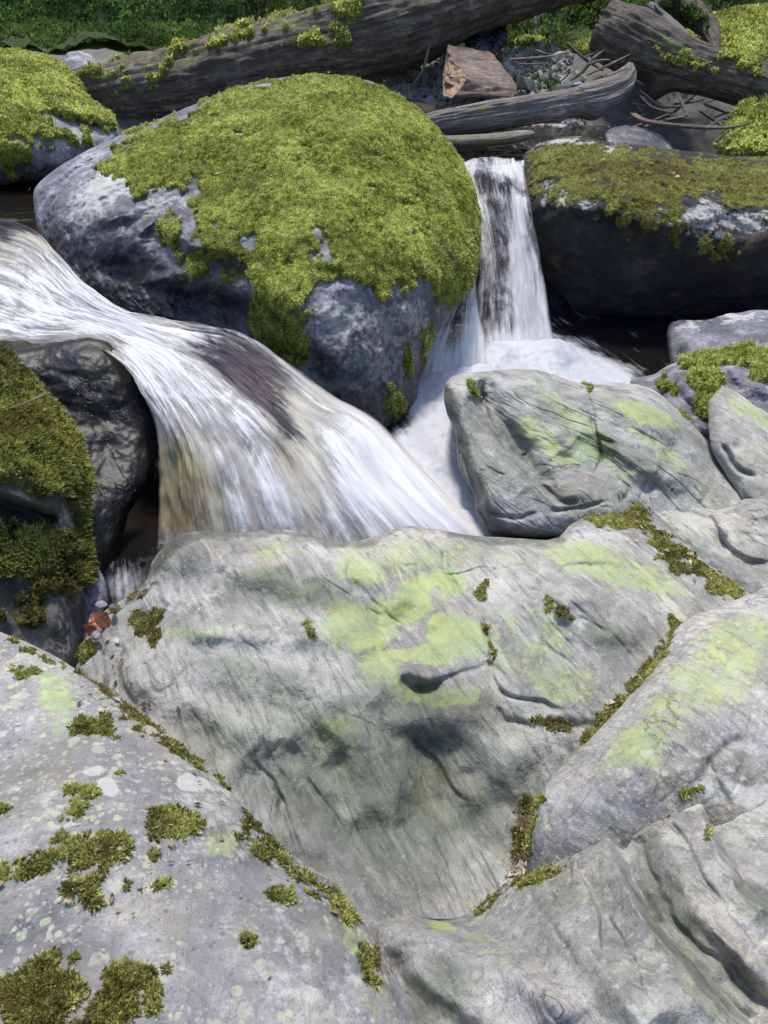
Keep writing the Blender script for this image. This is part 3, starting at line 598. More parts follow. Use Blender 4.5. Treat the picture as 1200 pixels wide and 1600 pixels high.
# --- great middle rock
M_out = [(150, 985), (162, 955), (200, 932), (228, 905), (240, 875), (262, 848), (290, 832), (330, 830), (375, 832), (410, 828), (450, 828), (500, 838), (545, 848), (590, 836), (635, 821), (680, 826), (730, 836), (800, 841), (865, 843), (890, 820),
         (915, 795), (960, 775), (1010, 765), (1060, 790), (1100, 850), (1150, 905), (1210, 960), (1200, 1060), (1120, 1200), (1010, 1330), (900, 1440), (800, 1530), (650, 1600), (480, 1560), (330, 1400), (220, 1250), (150, 1130), (145, 1050)]
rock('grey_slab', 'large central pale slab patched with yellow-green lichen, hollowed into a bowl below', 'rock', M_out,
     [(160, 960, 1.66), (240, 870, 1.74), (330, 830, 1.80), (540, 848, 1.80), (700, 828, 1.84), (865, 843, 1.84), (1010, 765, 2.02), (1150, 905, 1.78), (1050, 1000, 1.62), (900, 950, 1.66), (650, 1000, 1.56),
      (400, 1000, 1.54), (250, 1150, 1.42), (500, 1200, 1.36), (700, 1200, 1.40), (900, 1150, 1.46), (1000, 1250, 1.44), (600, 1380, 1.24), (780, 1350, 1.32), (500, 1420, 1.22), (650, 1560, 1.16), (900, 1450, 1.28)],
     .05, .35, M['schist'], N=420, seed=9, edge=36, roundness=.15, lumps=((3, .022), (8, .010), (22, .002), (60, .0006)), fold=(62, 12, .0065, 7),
     feats=[('l', [(340, 875), (400, 892), (450, 902), (520, 900), (600, 905), (660, 900)], 114, 0.069, 1, 62), ('g', [(180, 1040), (260, 1075), (330, 1120), (420, 1190)], 34, -.028), ('g', [(250, 1130), (340, 1160), (430, 1230)], 40, .012),
            ('g', [(260, 965), (380, 985), (520, 975), (600, 960)], 26, -.022), ('g', [(480, 1060), (530, 1130), (600, 1200)], 36, -.012), ('g', [(580, 1090), (640, 1150), (720, 1200)], 44, .012), ('g', [(700, 1100), (780, 1170), (830, 1210)], 40, -.012), ('g', [(620, 1230), (740, 1290), (790, 1350)], 44, .012), ('b', 300, 862, 50, 28, -20, -.030), ('g', [(370, 835), (380, 860), (350, 890), (340, 940)], 9, .014),
            ('b', 450, 875, 60, 18, 5, -.015), ('b', 620, 880, 50, 22, 0, -.02), ('b', 810, 880, 80, 22, 5, -.015), ('l', [(240, 1022), (300, 1028), (380, 1032), (450, 1050), (500, 1080)], 114, 0.037, 1, 57),
            ('b', 380, 990, 110, 20, 5, -.018), ('b', 655, 1052, 30, 13, 14, -.024), ('g', [(625, 1058), (650, 1075), (700, 1070)], 9, .024), ('b', 565, 980, 50, 50, 0, -.02), ('l', [(555, 1050), (600, 1092), (650, 1112), (700, 1115), (760, 1130)], 108, 0.024, 1, 46),
            ('g', [(480, 1070), (485, 1130), (510, 1180), (545, 1210)], 22, .014), ('b', 530, 1140, 26, 50, -20, -.010), ('l', [(430, 1100), (470, 1150), (520, 1200)], 60, 0.012, 1, 31), ('b', 420, 1150, 40, 22, 20, -.016),
            ('b', 905, 930, 70, 26, 15, -.045), ('l', [(860, 950), (910, 968), (960, 985), (1010, 990)], 72, 0.037, 1, 46), ('b', 780, 970, 36, 30, 20, -.016), ('b', 830, 960, 26, 30, 0, -.014),
            ('g', [(750, 960), (765, 1010), (770, 1060), (800, 1090), (850, 1100), (890, 1105)], 4, .016), ('g', [(640, 1090), (700, 1060), (760, 1040), (800, 1060)], 5, .008), ('g', [(770, 1100), (790, 1130), (830, 1135)], 4, .012),
            ('g', [(720, 1190), (760, 1230), (800, 1260), (815, 1290)], 20, .012), ('g', [(640, 1145), (670, 1180), (700, 1220), (730, 1260)], 4, .010), ('b', 600, 1270, 240, 160, -20, .055), ('b', 760, 1330, 70, 70, 0, .015),
            ('l', [(200, 1000), (190, 1050), (220, 1100)], 30, 0.016, 1), ('g', [(420, 1220), (450, 1270), (470, 1330)], 4, .008), ('g', [(480, 1210), (510, 1260), (530, 1300)], 4, .008), ('g', [(390, 1180), (430, 1230), (440, 1290)], 4, .008),
            ('g', [(545, 870), (550, 900), (580, 940)], 5, .010), ('g', [(690, 850), (700, 890), (720, 940)], 5, .008), ('b', 960, 860, 70, 30, 20, -.02), ('g', [(870, 900), (900, 880), (960, 890)], 6, .008), ('b', 865, 850, 16, 24, 0, .012),
            ('b', 235, 985, 26, 28, 0, .018), ('g', [(850, 1120), (900, 1130), (940, 1140)], 8, .012), ('l', [(590, 1000), (640, 985), (690, 975)], 26, 0.006, 1, 15)],
     paints={'algae_shade': [('b', 600, 1220, 230, 150, 20, .85), ('b', 450, 925, 110, 34, 8, .9), ('b', 420, 1080, 110, 50, 20, .7), ('b', 400, 1180, 120, 90, 30, .7), ('b', 780, 1250, 60, 90, 20, .65), ('b', 560, 1330, 160, 60, 0, .6), ('b', 700, 1110, 120, 40, 10, .8), ('b', 970, 985, 60, 20, 20, .8), ('b', 290, 870, 60, 30, -20, .4)],  # algal green that also darkens the bowl and ledge hollows as painted shade
             'wet': [('s', [(205, 930), (240, 880), (290, 835), (400, 832), (540, 850), (640, 823), (740, 838), (865, 846)], 9, .6)],
             'lichen': [('b', 640, 935, 80, 34, -12, .95), ('b', 690, 1000, 90, 40, 0, .9), ('b', 560, 975, 60, 50, 0, .8), ('b', 620, 1040, 70, 34, 0, .85), ('b', 560, 885, 50, 24, 0, .72), ('b', 700, 915, 36, 24, 0, 1.0), ('b', 690, 1085, 80, 24, 5, .75),
                        ('b', 820, 1000, 90, 80, 0, .56), ('b', 930, 880, 100, 30, 20, .72), ('b', 1020, 900, 70, 22, 25, .75), ('b', 530, 1160, 60, 60, 0, .55), ('b', 310, 1000, 50, 14, 5, .66), ('b', 430, 870, 50, 16, 0, .5), ('b', 880, 1060, 70, 40, 0, .6),
                        ('b', 440, 920, 60, 24, 10, .5), ('b', 600, 1250, 160, 60, 0, .34), ('b', 700, 870, 160, 22, 3, .55), ('x', 645, 985, 26, 20, -20, .95), ('x', 625, 1000, 18, 10, -20, .9), ('x', 690, 930, 12, 16, 0, .9), ('x', 655, 1052, 30, 14, 14, .95), ('b', 680, 1035, 30, 8, 5, 1.0)],
             'stain_shade': [('b', 440, 925, 90, 18, 10, .5), ('b', 655, 1054, 28, 12, 14, .6), ('b', 645, 985, 26, 20, -20, .5), ('b', 860, 870, 18, 26, 0, .5)],
             'pale': [('b', 300, 940, 70, 24, -15, .5), ('b', 640, 835, 300, 10, 0, .5), ('b', 400, 1000, 120, 16, 0, .5), ('b', 800, 930, 120, 50, 10, .42), ('b', 960, 830, 60, 16, 20, .5)]},
     moss=dict(mat=M['moss_pale'], h=.002, leaf=.0068, dens=.28, ragged=1.1, nscale=30, width=.5, spread=1.3,
        areas=[('s', [(930, 800), (975, 785), (1030, 778), (1110, 782)], 12, .95), ('s', [(925, 795), (960, 806), (1005, 810), (1040, 845), (1080, 875), (1120, 905), (1150, 930)], 15, 1.0), ('b', 1010, 800, 30, 18, 20, .9),
               ('b', 232, 985, 22, 24, 0, .95), ('b', 250, 1010, 10, 20, -10, .9), ('b', 762, 920, 7, 16, 20, .9), ('s', [(860, 932), (875, 938), (892, 940), (895, 945)], 7, .9), ('b', 870, 1133, 30, 12, 5, .95), ('b', 486, 985, 5, 5, 0, .9),
               ('b', 220, 925, 16, 7, -30, .85), ('b', 185, 945, 16, 7, -30, .8), ('s', [(762, 980), (768, 1010), (770, 1040)], 4, .75), ('s', [(930, 1150), (970, 1100), (1010, 1050), (1060, 990)], 13, 1.05), ('b', 815, 1290, 14, 56, 8, .95)]))

# --- right foreground rocks
rock('lichened_slab', 'broad domed grey rock speckled with lichen on the right, above the ribbed slab', 'rock',
     [(830, 1270), (845, 1235), (880, 1195), (915, 1160), (955, 1120), (985, 1085), (1010, 1050), (1035, 1020), (1055, 985), (1085, 962), (1130, 945), (1170, 930), (1220, 910), (1360, 890), (1400, 1100), (1360, 1300), (1230, 1330), (1100, 1330), (1000, 1360), (900, 1400), (840, 1400), (822, 1340)],
     [(835, 1270, 1.24), (960, 1110, 1.38), (1060, 985, 1.52), (1180, 925, 1.60), (1360, 900, 1.60), (850, 1380, 1.205), (1000, 1340, 1.215), (1250, 1320, 1.20), (1380, 1200, 1.27), (1100, 1150, 1.30)],
     .07, .3, M['speckled'] if False else M['schist_right'], N=300, seed=10, edge=55, roundness=.35, lumps=((3, .02), (8, .010), (22, .003), (70, .0008)), fold=(115, 12, .003, 5),
     feats=[('b', 1010, 1170, 60, 120, 35, -.02), ('g', [(1100, 1180), (1120, 1230), (1150, 1260)], 8, .008), ('b', 1150, 1020, 110, 60, -20, -.015), ('b', 1020, 1120, 5, 7, 0, .01), ('g', [(1180, 1150), (1120, 1180), (1080, 1240)], 8, .006)],
     paints={'lichen': [('b', 1110, 1060, 130, 60, -40, .68), ('b', 1000, 1170, 60, 34, -35, .74), ('b', 1150, 990, 90, 34, -20, .66), ('b', 1060, 1100, 60, 40, -45, .62), ('b', 980, 1200, 70, 20, 0, .45)],
             'pale': [('b', 1060, 1000, 90, 16, -35, .55), ('b', 1150, 1230, 110, 20, 0, .72), ('b', 1090, 1180, 100, 60, 0, .42)], 'stain_shade': [('b', 880, 1300, 60, 50, 0, .45), ('b', 1120, 1160, 60, 26, -40, .36)]},
     moss=dict(mat=M['moss_pale'], h=.0015, leaf=.0055, dens=.3, ragged=1.1, nscale=30, width=.5, spread=1.3, areas=[('b', 1080, 1233, 24, 8, -15, 1.2), ('s', [(1040, 1000), (1000, 1050), (950, 1110), (918, 1150)], 9, .8), ('s', [(836, 1245), (830, 1290), (826, 1340)], 12, .95), ('b', 1210, 1238, 14, 12, 0, .9)]))
rock('ribbed_slab', 'ribbed grey slab with diagonal ledges and a smooth blue-grey ridge in the bottom right corner', 'rock',
     [(590, 1465), (600, 1440), (640, 1430), (690, 1438), (735, 1425), (770, 1395), (810, 1370), (860, 1345), (905, 1325), (950, 1302), (990, 1278), (1030, 1258), (1090, 1240), (1150, 1230), (1230, 1228), (1380, 1225), (1420, 1500), (1380, 1760), (1000, 1800), (700, 1780), (620, 1650), (600, 1540)],
     [(600, 1445, 1.12), (740, 1425, 1.20), (870, 1340, 1.20), (1030, 1258, 1.22), (1230, 1228, 1.22), (1390, 1260, 1.18), (1380, 1700, .84), (1000, 1780, .80), (650, 1700, .88), (700, 1500, 1.07), (900, 1500, 1.0), (1100, 1400, 1.04), (1200, 1550, .92)],
     .045, .3, M['schist_right'], N=380, seed=11, edge=40, roundness=.2, lumps=((3, .014), (8, .003), (24, .0008)), fold=(57, 9, .0032, 10),
     feats=[('g', [(598, 1470), (620, 1520), (665, 1572), (735, 1625), (800, 1680)], 24, .045), ('g', [(615, 1440), (680, 1462), (760, 1496), (840, 1540), (910, 1600)], 34, -.045), ('g', [(700, 1436), (790, 1472), (860, 1525), (915, 1600)], 12, .012),
            ('l', [(930, 1290), (958, 1340), (985, 1400), (1020, 1460), (1075, 1525), (1140, 1590), (1200, 1660)], 100, .075, -1, 18), ('l', [(890, 1325), (903, 1370), (922, 1410), (935, 1450), (945, 1500)], 50, .028, -1, 8),
            ('l', [(1085, 1240), (1105, 1300), (1130, 1350), (1165, 1400), (1215, 1445)], 80, .055, -1, 14), ('g', [(1020, 1290), (1050, 1360), (1090, 1420), (1150, 1490), (1210, 1540)], 16, -.018), ('g', [(1050, 1280), (1085, 1350), (1130, 1410)], 5, .012),
            ('g', [(1000, 1310), (1030, 1390), (1075, 1460), (1130, 1520)], 5, .012), ('g', [(800, 1400), (880, 1450), (970, 1540), (1060, 1630)], 46, -.024), ('b', 862, 1399, 4, 5, 0, .012), ('g', [(820, 1385), (850, 1430), (900, 1500)], 5, .006),
            ('g', [(1120, 1500), (1180, 1550), (1240, 1590)], 12, .02), ('g', [(940, 1420), (975, 1480), (1010, 1560)], 4, .006), ('g', [(770, 1440), (800, 1500), (850, 1560)], 4, .005)],
     paints={'algae_shade': [('b', 1050, 1450, 34, 110, -35, .9), ('b', 1120, 1540, 60, 60, 40, .7), ('b', 680, 1560, 60, 60, 40, .8), ('b', 1180, 1420, 50, 24, 40, .7), ('b', 1030, 1340, 26, 60, -20, .6), ('b', 850, 1400, 60, 30, -20, .4)], 'lichen': [('b', 690, 1448, 24, 10, 20, 1.0), ('b', 760, 1480, 50, 14, 25, .55), ('b', 620, 1440, 20, 10, 0, .5)], 'pale': [('b', 1140, 1240, 100, 18, 0, .8), ('b', 1110, 1290, 30, 40, 0, .5), ('b', 960, 1540, 120, 70, 45, .40), ('b', 790, 1410, 40, 16, -20, .5), ('s', [(830, 1340), (900, 1320), (960, 1290), (1060, 1240)], 8, .6)],  # first list also paints shade into the concave strips below the ledges
             'stain_shade': [('b', 1050, 1460, 40, 80, -35, .45), ('b', 650, 1570, 50, 50, 30, .5), ('b', 1180, 1440, 40, 26, 30, .5)]},
     moss=dict(mat=M['moss_pale'], h=.0015, leaf=.0055, dens=.3, ragged=1.1, nscale=30, width=.5, spread=1.3, areas=[('s', [(748, 1418), (785, 1388), (820, 1368), (860, 1352)], 14, 1.0), ('b', 1118, 1285, 8, 22, 10, .9), ('b', 1085, 1240, 16, 6, -10, .9)]))

# --- left foreground rock
rock('lichened_slab', 'flat foreground rock at the bottom left dotted with pale lichen rings and moss tufts', 'rock',
     [(-200, 960), (-60, 962), (0, 987), (40, 1003), (80, 1022), (120, 1046), (160, 1072), (200, 1100), (240, 1130), (280, 1162), (320, 1195), (350, 1222), (375, 1252), (400, 1290), (440, 1325), (480, 1352), (520, 1378), (548, 1415), (575, 1455), (598, 1490), (620, 1530), (640, 1570), (665, 1640), (640, 1760), (400, 1820), (0, 1820), (-220, 1750), (-260, 1300)],
     [(-60, 965, 1.42), (120, 1046, 1.34), (280, 1162, 1.22), (400, 1290, 1.12), (548, 1415, 1.04), (640, 1570, .96), (640, 1720, .88), (200, 1800, .74), (-220, 1750, .78), (-240, 1300, 1.05), (150, 1300, 1.03), (350, 1500, .92)],
     .06, .3, M['speckled'], N=360, seed=12, edge=60, roundness=.35, lumps=((4, .014), (12, .007), (30, .003), (80, .0014)),
     feats=[('b', 215, 1215, 12, 10, 0, .012), ('b', 60, 1420, 90, 30, -30, -.008), ('b', 230, 1470, 120, 60, 10, .012), ('b', 495, 1185, 8, 8, 0, .01), ('g', [(0, 1390), (60, 1370), (120, 1350), (170, 1330)], 10, .006), ('b', 330, 1300, 80, 60, 0, -.008), ('b', 385, 1480, 8, 7, 0, .008)],
     paints={'pale': [('b', 175, 1235, 20, 14, 0, 1.0), ('b', 295, 1228, 22, 10, 20, 1.0), ('b', 150, 1210, 20, 10, 0, .9), ('b', 200, 1070, 130, 24, 38, .5), ('b', 350, 1330, 60, 50, 0, .5), ('b', 485, 1560, 20, 12, 0, .8), ('b', 250, 1385, 26, 10, 0, .8), ('b', 60, 1250, 90, 60, 0, .42), ('b', 330, 1260, 70, 30, 40, .5), ('b', 440, 1500, 160, 90, 40, .42)],
             'lichen': [('b', 80, 1085, 40, 24, 30, .85), ('b', 60, 1060, 70, 16, 25, .65), ('b', 355, 1320, 30, 22, 0, .74), ('b', 130, 1130, 60, 24, 0, .58), ('b', 560, 1470, 26, 40, -40, .6), ('b', 590, 1560, 26, 40, -20, .5)],
             'stain_shade': [('b', 220, 1490, 90, 24, 10, .5), ('b', 150, 1560, 140, 50, 0, .4)]},  # darker patches paint in the shadow at the lower left
     moss=dict(mat=M['moss_pale'], h=.0018, leaf=.0066, dens=.17, ragged=1.25, nscale=34, width=.5, per=4, spread=1.4,
        areas=[('s', [(-20, 980), (20, 998), (60, 1018), (90, 1035)], 7, .85), ('s', [(130, 1055), (160, 1075), (195, 1095)], 16, .95), ('s', [(205, 1115), (250, 1145), (290, 1180), (330, 1210)], 12, .9), ('s', [(340, 1225), (365, 1245), (378, 1260)], 7, .8), ('s', [(385, 1290), (410, 1320), (450, 1350)], 17, .8),
               ('s', [(450, 1350), (490, 1380), (530, 1410), (545, 1430)], 15, .85), ('b', 150, 1135, 36, 18, -15, .85), ('b', 40, 1050, 16, 16, 0, .75), ('b', 132, 1245, 26, 18, 0, .85), ('b', 280, 1278, 36, 28, 10, .92), ('b', 150, 1320, 56, 36, 10, .95), ('b', 92, 1290, 14, 22, 0, .8),
               ('s', [(-20, 1365), (30, 1355), (90, 1340)], 16, .9), ('b', 130, 1400, 36, 26, 20, .9), ('b', 235, 1385, 34, 8, -10, .6), ('b', 245, 1335, 10, 10, 0, .8), ('b', 70, 1550, 58, 70, 0, .98), ('b', 190, 1560, 60, 46, 0, .92), ('b', 240, 1540, 30, 26, 0, .75), ('b', 210, 1210, 16, 8, 0, .5),
               ('b', 585, 1510, 16, 30, -20, .6), ('b', 385, 1482, 12, 8, 0, .7), ('b', 0, 1260, 10, 8, 0, .7), ('b', 440, 1395, 20, 12, 40, .5)]))

# --- left mossy boulder (mid)
rock('mossy_boulder', 'tall boulder at the left edge with leafy olive moss above a bare shaded face', 'boulder',
     [(-140, 540), (-60, 538), (-10, 548), (15, 570), (45, 598), (75, 635), (100, 670), (122, 705), (131, 750), (124, 800), (126, 850), (132, 890), (137, 940), (138, 1000), (136, 1060), (60, 1120), (-100, 1100), (-180, 900), (-180, 680)],
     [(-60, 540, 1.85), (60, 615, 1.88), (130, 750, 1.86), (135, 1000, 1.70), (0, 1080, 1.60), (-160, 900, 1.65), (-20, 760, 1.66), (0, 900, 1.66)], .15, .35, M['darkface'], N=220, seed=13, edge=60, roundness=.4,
     lumps=((4, .03), (10, .014), (30, .005)),
     feats=[('l', [(-30, 760), (20, 775), (60, 790), (100, 800)], 90, .09, 1, 18), ('b', 105, 840, 20, 60, -8, -.035), ('b', 100, 960, 30, 60, 10, -.02), ('b', 40, 930, 40, 50, 0, .02), ('b', 0, 790, 30, 14, 10, .03)],
     paints={'pale': [('b', 105, 830, 22, 50, -5, .6), ('b', 112, 950, 20, 70, 5, .5), ('b', 70, 1010, 60, 30, 0, .45)], 'stain_shade': [('b', 10, 800, 60, 40, 0, 1.0)]},  # last list darkens the face under the moss as painted shade
     moss=dict(mat=M['moss_olive'], h=.014, leaf=.0125, dens=.20, per=4, ragged=.5, width=.3,
        areas=[('p', [(-150, 520), (0, 535), (60, 590), (110, 660), (140, 730), (136, 800), (112, 800), (80, 775), (40, 770), (10, 755), (-150, 755)], 14, 1.0), ('s', [(128, 780), (124, 830), (122, 870), (120, 900)], 14, .95),
               ('b', 40, 850, 70, 46, 10, .8), ('b', 90, 905, 44, 36, 10, .8), ('b', 20, 880, 60, 30, 0, .75), ('b', 30, 960, 50, 30, 0, .5)]))
# --- dark wet rock behind it, and the small rocks of the gap
rock('wet_rock', 'black wet rock with a hollow shining face, wedged under the left lip of the cascade', 'rock',
     [(-40, 560), (40, 545), (110, 530), (165, 532), (205, 562), (235, 610), (249, 660), (244, 715), (228, 760), (200, 805), (185, 870), (160, 930), (60, 960), (-40, 900), (-80, 700)],
     [(40, 548, 2.12), (165, 532, 2.14), (247, 670, 2.12), (200, 800, 2.0), (160, 920, 1.92), (-40, 880, 1.9), (-60, 600, 2.05)], .10, .4, M['wetrock'], N=180, seed=14, edge=50, lumps=((4, .03), (12, .012), (35, .005)),
     feats=[('b', 170, 680, 50, 70, 20, .05), ('b', 60, 640, 60, 60, 0, .06)], paints={'wet': [('b', 120, 700, 300, 400, 0, .45)]})
rock('small_rock', 'small upright violet stone in the gap right of the left edge boulder', 'rock',
     [(130, 900), (136, 878), (150, 885), (163, 905), (167, 930), (160, 965), (150, 1000), (135, 1010), (120, 960)], [(140, 880, 1.76), (160, 920, 1.74), (140, 1000, 1.66), (125, 950, 1.70)], .04, .12, M['boulder'], N=60, seed=15, edge=20)
rock('small_rock', 'small stone under the dead leaf, between the left edge boulder and the central slab', 'rock',
     [(128, 1010), (140, 990), (158, 1000), (172, 1020), (178, 1050), (170, 1080), (140, 1080), (120, 1050)], [(140, 992, 1.62), (176, 1045, 1.55), (140, 1080, 1.50)], .03, .10, M['schist'], N=60, seed=16, edge=20,
     moss=dict(mat=M['moss_olive'], h=.004, leaf=.007, dens=.3, areas=[('b', 140, 1020, 16, 16, 0, .8)]))

PB = 'pebbles wedged in the gap at the left'
for i, (lab, u, v, ru, d) in enumerate([('rounded grey pebble wedged above the dead leaf in the left gap', 158, 945, 9, 1.63), ('brown pebble in the left gap, just under the dead leaf', 150, 992, 8, 1.56), ('small pale pebble beside the moss clump on the rim of the central slab', 176, 948, 6, 1.60)]):
    rr_ = random.Random(i + 70); ol = [(u + ru * math.cos(a) * rr_.uniform(.85, 1.15), v + ru * .8 * math.sin(a) * rr_.uniform(.85, 1.15)) for a in [k * math.pi / 4 for k in range(8)]]
    rock('pebble', lab, 'pebble', ol, [(u, v - 5, d + .01), (u - 5, v, d), (u, v + 5, d - .01)], .010, .02, M['boulder'], N=24, seed=70 + i, edge=5, rag=1, lumps=((30, .002),), group=PB)
# --- far rocks
BG = 'stones lying on the far slope'
rock('far_rock', 'pale grey stone at the left end of the fallen log, the nearer of two', 'rock', [(95, 100), (105, 84), (122, 80), (142, 86), (155, 104), (150, 130), (100, 130)], [(120, 82, 4.7), (125, 130, 4.6)], .1, .3, M['boulder'], N=60, seed=17, edge=25)
rock('far_rock', 'low mossy grey stone behind the upper edge of the fallen log', 'rock', [(140, 105), (150, 88), (180, 83), (215, 86), (235, 98), (230, 125), (150, 130)], [(190, 84, 4.95), (190, 130, 4.85)], .1, .3, M['boulder'], N=60, seed=18, edge=25,
     moss=dict(mat=M['moss_dark'], h=.01, leaf=.02, dens=.3, areas=[('b', 190, 98, 36, 12, 0, .7)]))
rock('mossy_boulder', 'domed boulder covered in bright moss in the top right corner behind the thick log', 'boulder',
     [(1060, 85), (1082, 56), (1110, 36), (1150, 24), (1200, 20), (1300, 30), (1340, 100), (1250, 160), (1120, 150)], [(1150, 24, 5.0), (1070, 80, 4.95), (1300, 60, 4.9), (1150, 150, 4.7)], .25, .5, M['boulder'], N=120, seed=19, edge=60,
     moss=dict(mat=BM, h=.025, leaf=.024, dens=.40, areas=[('b', 1190, 80, 170, 90, 0, 1)]))
rock('mossy_boulder', 'dark shaded mossy boulder under the thick log at the right edge', 'boulder',
     [(1120, 250), (1132, 210), (1150, 180), (1175, 162), (1220, 150), (1320, 170), (1340, 260), (1250, 290), (1150, 285)], [(1180, 165, 4.0), (1130, 230, 3.9), (1320, 200, 4.0), (1200, 280, 3.75)], .15, .4, M['boulder'], N=100, seed=20, edge=50,
     moss=dict(mat=M['moss'], h=.02, leaf=.018, dens=.32, areas=[('b', 1200, 200, 90, 60, 0, .85)]))
rock('far_rock', 'bluish wet stone in the dark hollow just above the broad boulder', 'rock', [(945, 225), (950, 203), (975, 195), (1010, 202), (1040, 218), (1050, 240), (1000, 255), (955, 245)], [(980, 196, 3.85), (1000, 250, 3.7)], .08, .25, M['boulder'], N=60, seed=21, edge=25, paints={'wet': [('b', 990, 220, 60, 40, 0, .6)]})
for i, (nm_, lab, u, v, ru, rv, d, ms) in enumerate([
    ('far_rock', 'mossy stone on the rubble, just left of the broken end of the thick log', 905, 72, 42, 24, 4.75, .9), ('far_rock', 'flat pale stone in the middle of the rubble above the driftwood', 830, 105, 30, 16, 4.7, 0),
    ('far_rock', 'dark hump of stone on the rubble directly above the driftwood', 852, 132, 26, 13, 4.5, .5), ('far_rock', 'small rounded pale stone touching the top of the driftwood', 902, 130, 15, 9, 4.35, 0),
    ('far_rock', 'green mossy stone beside the black bag', 830, 72, 26, 16, 5.1, 1), ('far_rock', 'mossy stone high on the slope under the top edge', 900, 40, 30, 14, 5.6, 1),
    ('far_rock', 'mossy stone partly hidden behind the left side of the split wood block', 668, 100, 36, 22, 4.8, .8), ('far_rock', 'flat grey stone lying left of the split wood block', 655, 145, 40, 14, 4.4, 0),
    ('far_rock', 'dark flat stone below the left end of the driftwood by the mossy boulder', 640, 172, 46, 16, 4.1, 0)]):
    rr_ = random.Random(i); ol = [(u + ru * math.cos(a) * rr_.uniform(.85, 1.12), v + rv * math.sin(a) * rr_.uniform(.85, 1.12)) for a in [k * math.pi / 4 for k in range(8)]]
    rock(nm_, lab, 'rock', ol, [(u, v - rv, d + .05), (u - ru, v, d), (u, v + rv, d - .05)], .1, .25, M['boulder'] if 'dark' not in lab else M['darkrock'], N=50, seed=30 + i, edge=20, rag=3,
         moss=dict(mat=M['moss'] if ms > .8 else M['moss_dark'], h=.012, leaf=.018, dens=.35, areas=[('b', u, v - rv * .3, ru * .9, rv * .8, 0, ms)]) if ms else None)

# ================================================================== LOGS AND WOOD
def log(name, label, cat, spine, bark, K=110, Ls=320, rough=.06, paints=None, moss=None, seed=0, flat=1.0, endmat=None, twist=0, knots=(), cap=(True, True)):
    rng = np.random.RandomState(seed + 500)
    sp = catmull(np.array(spine, float), Ls); C = P(sp[:, 0], sp[:, 1], sp[:, 2]); R = sp[:, 3]
    # rounded/tapered ends
    Tn = np.gradient(C, axis=0); Tn /= np.linalg.norm(Tn, axis=1)[:, None]
    upv = np.array([0, 0, 1.]); A = np.cross(Tn, upv); A /= np.linalg.norm(A, axis=1)[:, None]; B = np.cross(A, Tn)
    s = np.concatenate([[0], np.cumsum(np.linalg.norm(np.diff(C, axis=0), axis=1))])
    th = np.linspace(0, 2 * np.pi, K + 1)
    SS, TH = np.meshgrid(s, th, indexing='ij')
    Rm = R[:, None]
    nz = fbm(np.stack([SS * 1.6 + seed * 7, np.cos(TH) * 1.4, np.sin(TH) * 1.4], -1), 5)
    gr = ridged(np.stack([SS * 1.2 + seed, np.cos(TH) * 6, np.sin(TH) * 6], -1), 3)
    r = Rm * (1 + nz * rough * 3.6 + (gr - .5) * rough * 1.6 + fbm(np.stack([SS * 9 + seed, np.cos(TH) * 5, np.sin(TH) * 5], -1), 4) * rough * 1.6)
    for (ks, kt, kw, ka) in knots: r += Rm * ka * np.exp(-((SS - ks) / kw) ** 2 - ((np.angle(np.exp(1j * (TH - kt)))) / (kw / Rm.mean() * 1.0)) ** 2)
    G = C[:, None] + A[:, None] * (np.cos(TH) * r)[..., None] + B[:, None] * (np.sin(TH) * r * flat)[..., None]
    G[:, -1] = G[:, 0]
    uv = np.stack([SS, TH * Rm], -1).reshape(-1, 2)
    V = G.reshape(-1, 3); F = gridF(Ls, K + 1); q = proj(V); N3 = V + seed
    attrs = {k: paint(q, (paints or {}).get(k, []), N3) for k in ('lichen', 'wet', 'pale', 'stain_shade')}
    T = thing(name, [C[:, 0].mean(), C[:, 1].mean(), V[:, 2].min()], label, cat)
    fn = np.cross(V[F[:, 1]] - V[F[:, 0]], V[F[:, 3]] - V[F[:, 0]]); outw = V[F[:, 0]] - np.repeat(C, K + 1, 0)[F[:, 0]]
    if (fn * outw).sum(1).mean() < 0: F = F[:, ::-1]
    obj('bark', V, F, bark, parent=T, attrs=attrs, uv=uv)
    for e, on in ((0, cap[0]), (-1, cap[1])):
        if not on: continue
        ring = G[e]; c = C[e]; nr = 14; dirn = Tn[e] * (-1 if e == 0 else 1); W_ = []
        for j in range(nr + 1):
            f = 1 - j / nr; pp = c + (ring - c) * f
            dsp = fbm(pp * 28 + seed, 4) * R[e] * .5 * (1 if 0 < j else 0); pp = pp + dirn * (dsp - R[e] * .15 * (1 - f) * (j > 0))[:, None]; pp[-1] = pp[0]; W_.append(pp)
        W_ = np.array(W_); uvc = np.stack(np.meshgrid(np.linspace(0, .1, nr + 1), th * R[e], indexing='ij'), -1).reshape(-1, 2)
        Fe = gridF(nr + 1, K + 1)
        if e == -1: Fe = Fe[:, ::-1]
        obj('end_face', W_.reshape(-1, 3), Fe, endmat or bark, parent=T, uv=uvc)
    if moss:
        nm = grid_normals(G).reshape(-1, 3); sgn = np.sign((nm * (V - np.repeat(C, K + 1, 0))).sum(1).mean()); nm = nm * sgn
        view = (V - np.array([0, 0, CAMZ])); facing = (nm * view).sum(1) < .1
        topn = nm[:, 2]
        mossy(T, V, nm, F, q, N3, (topn > moss.get('minz', -.2)) * facing, moss, rng)
    return T

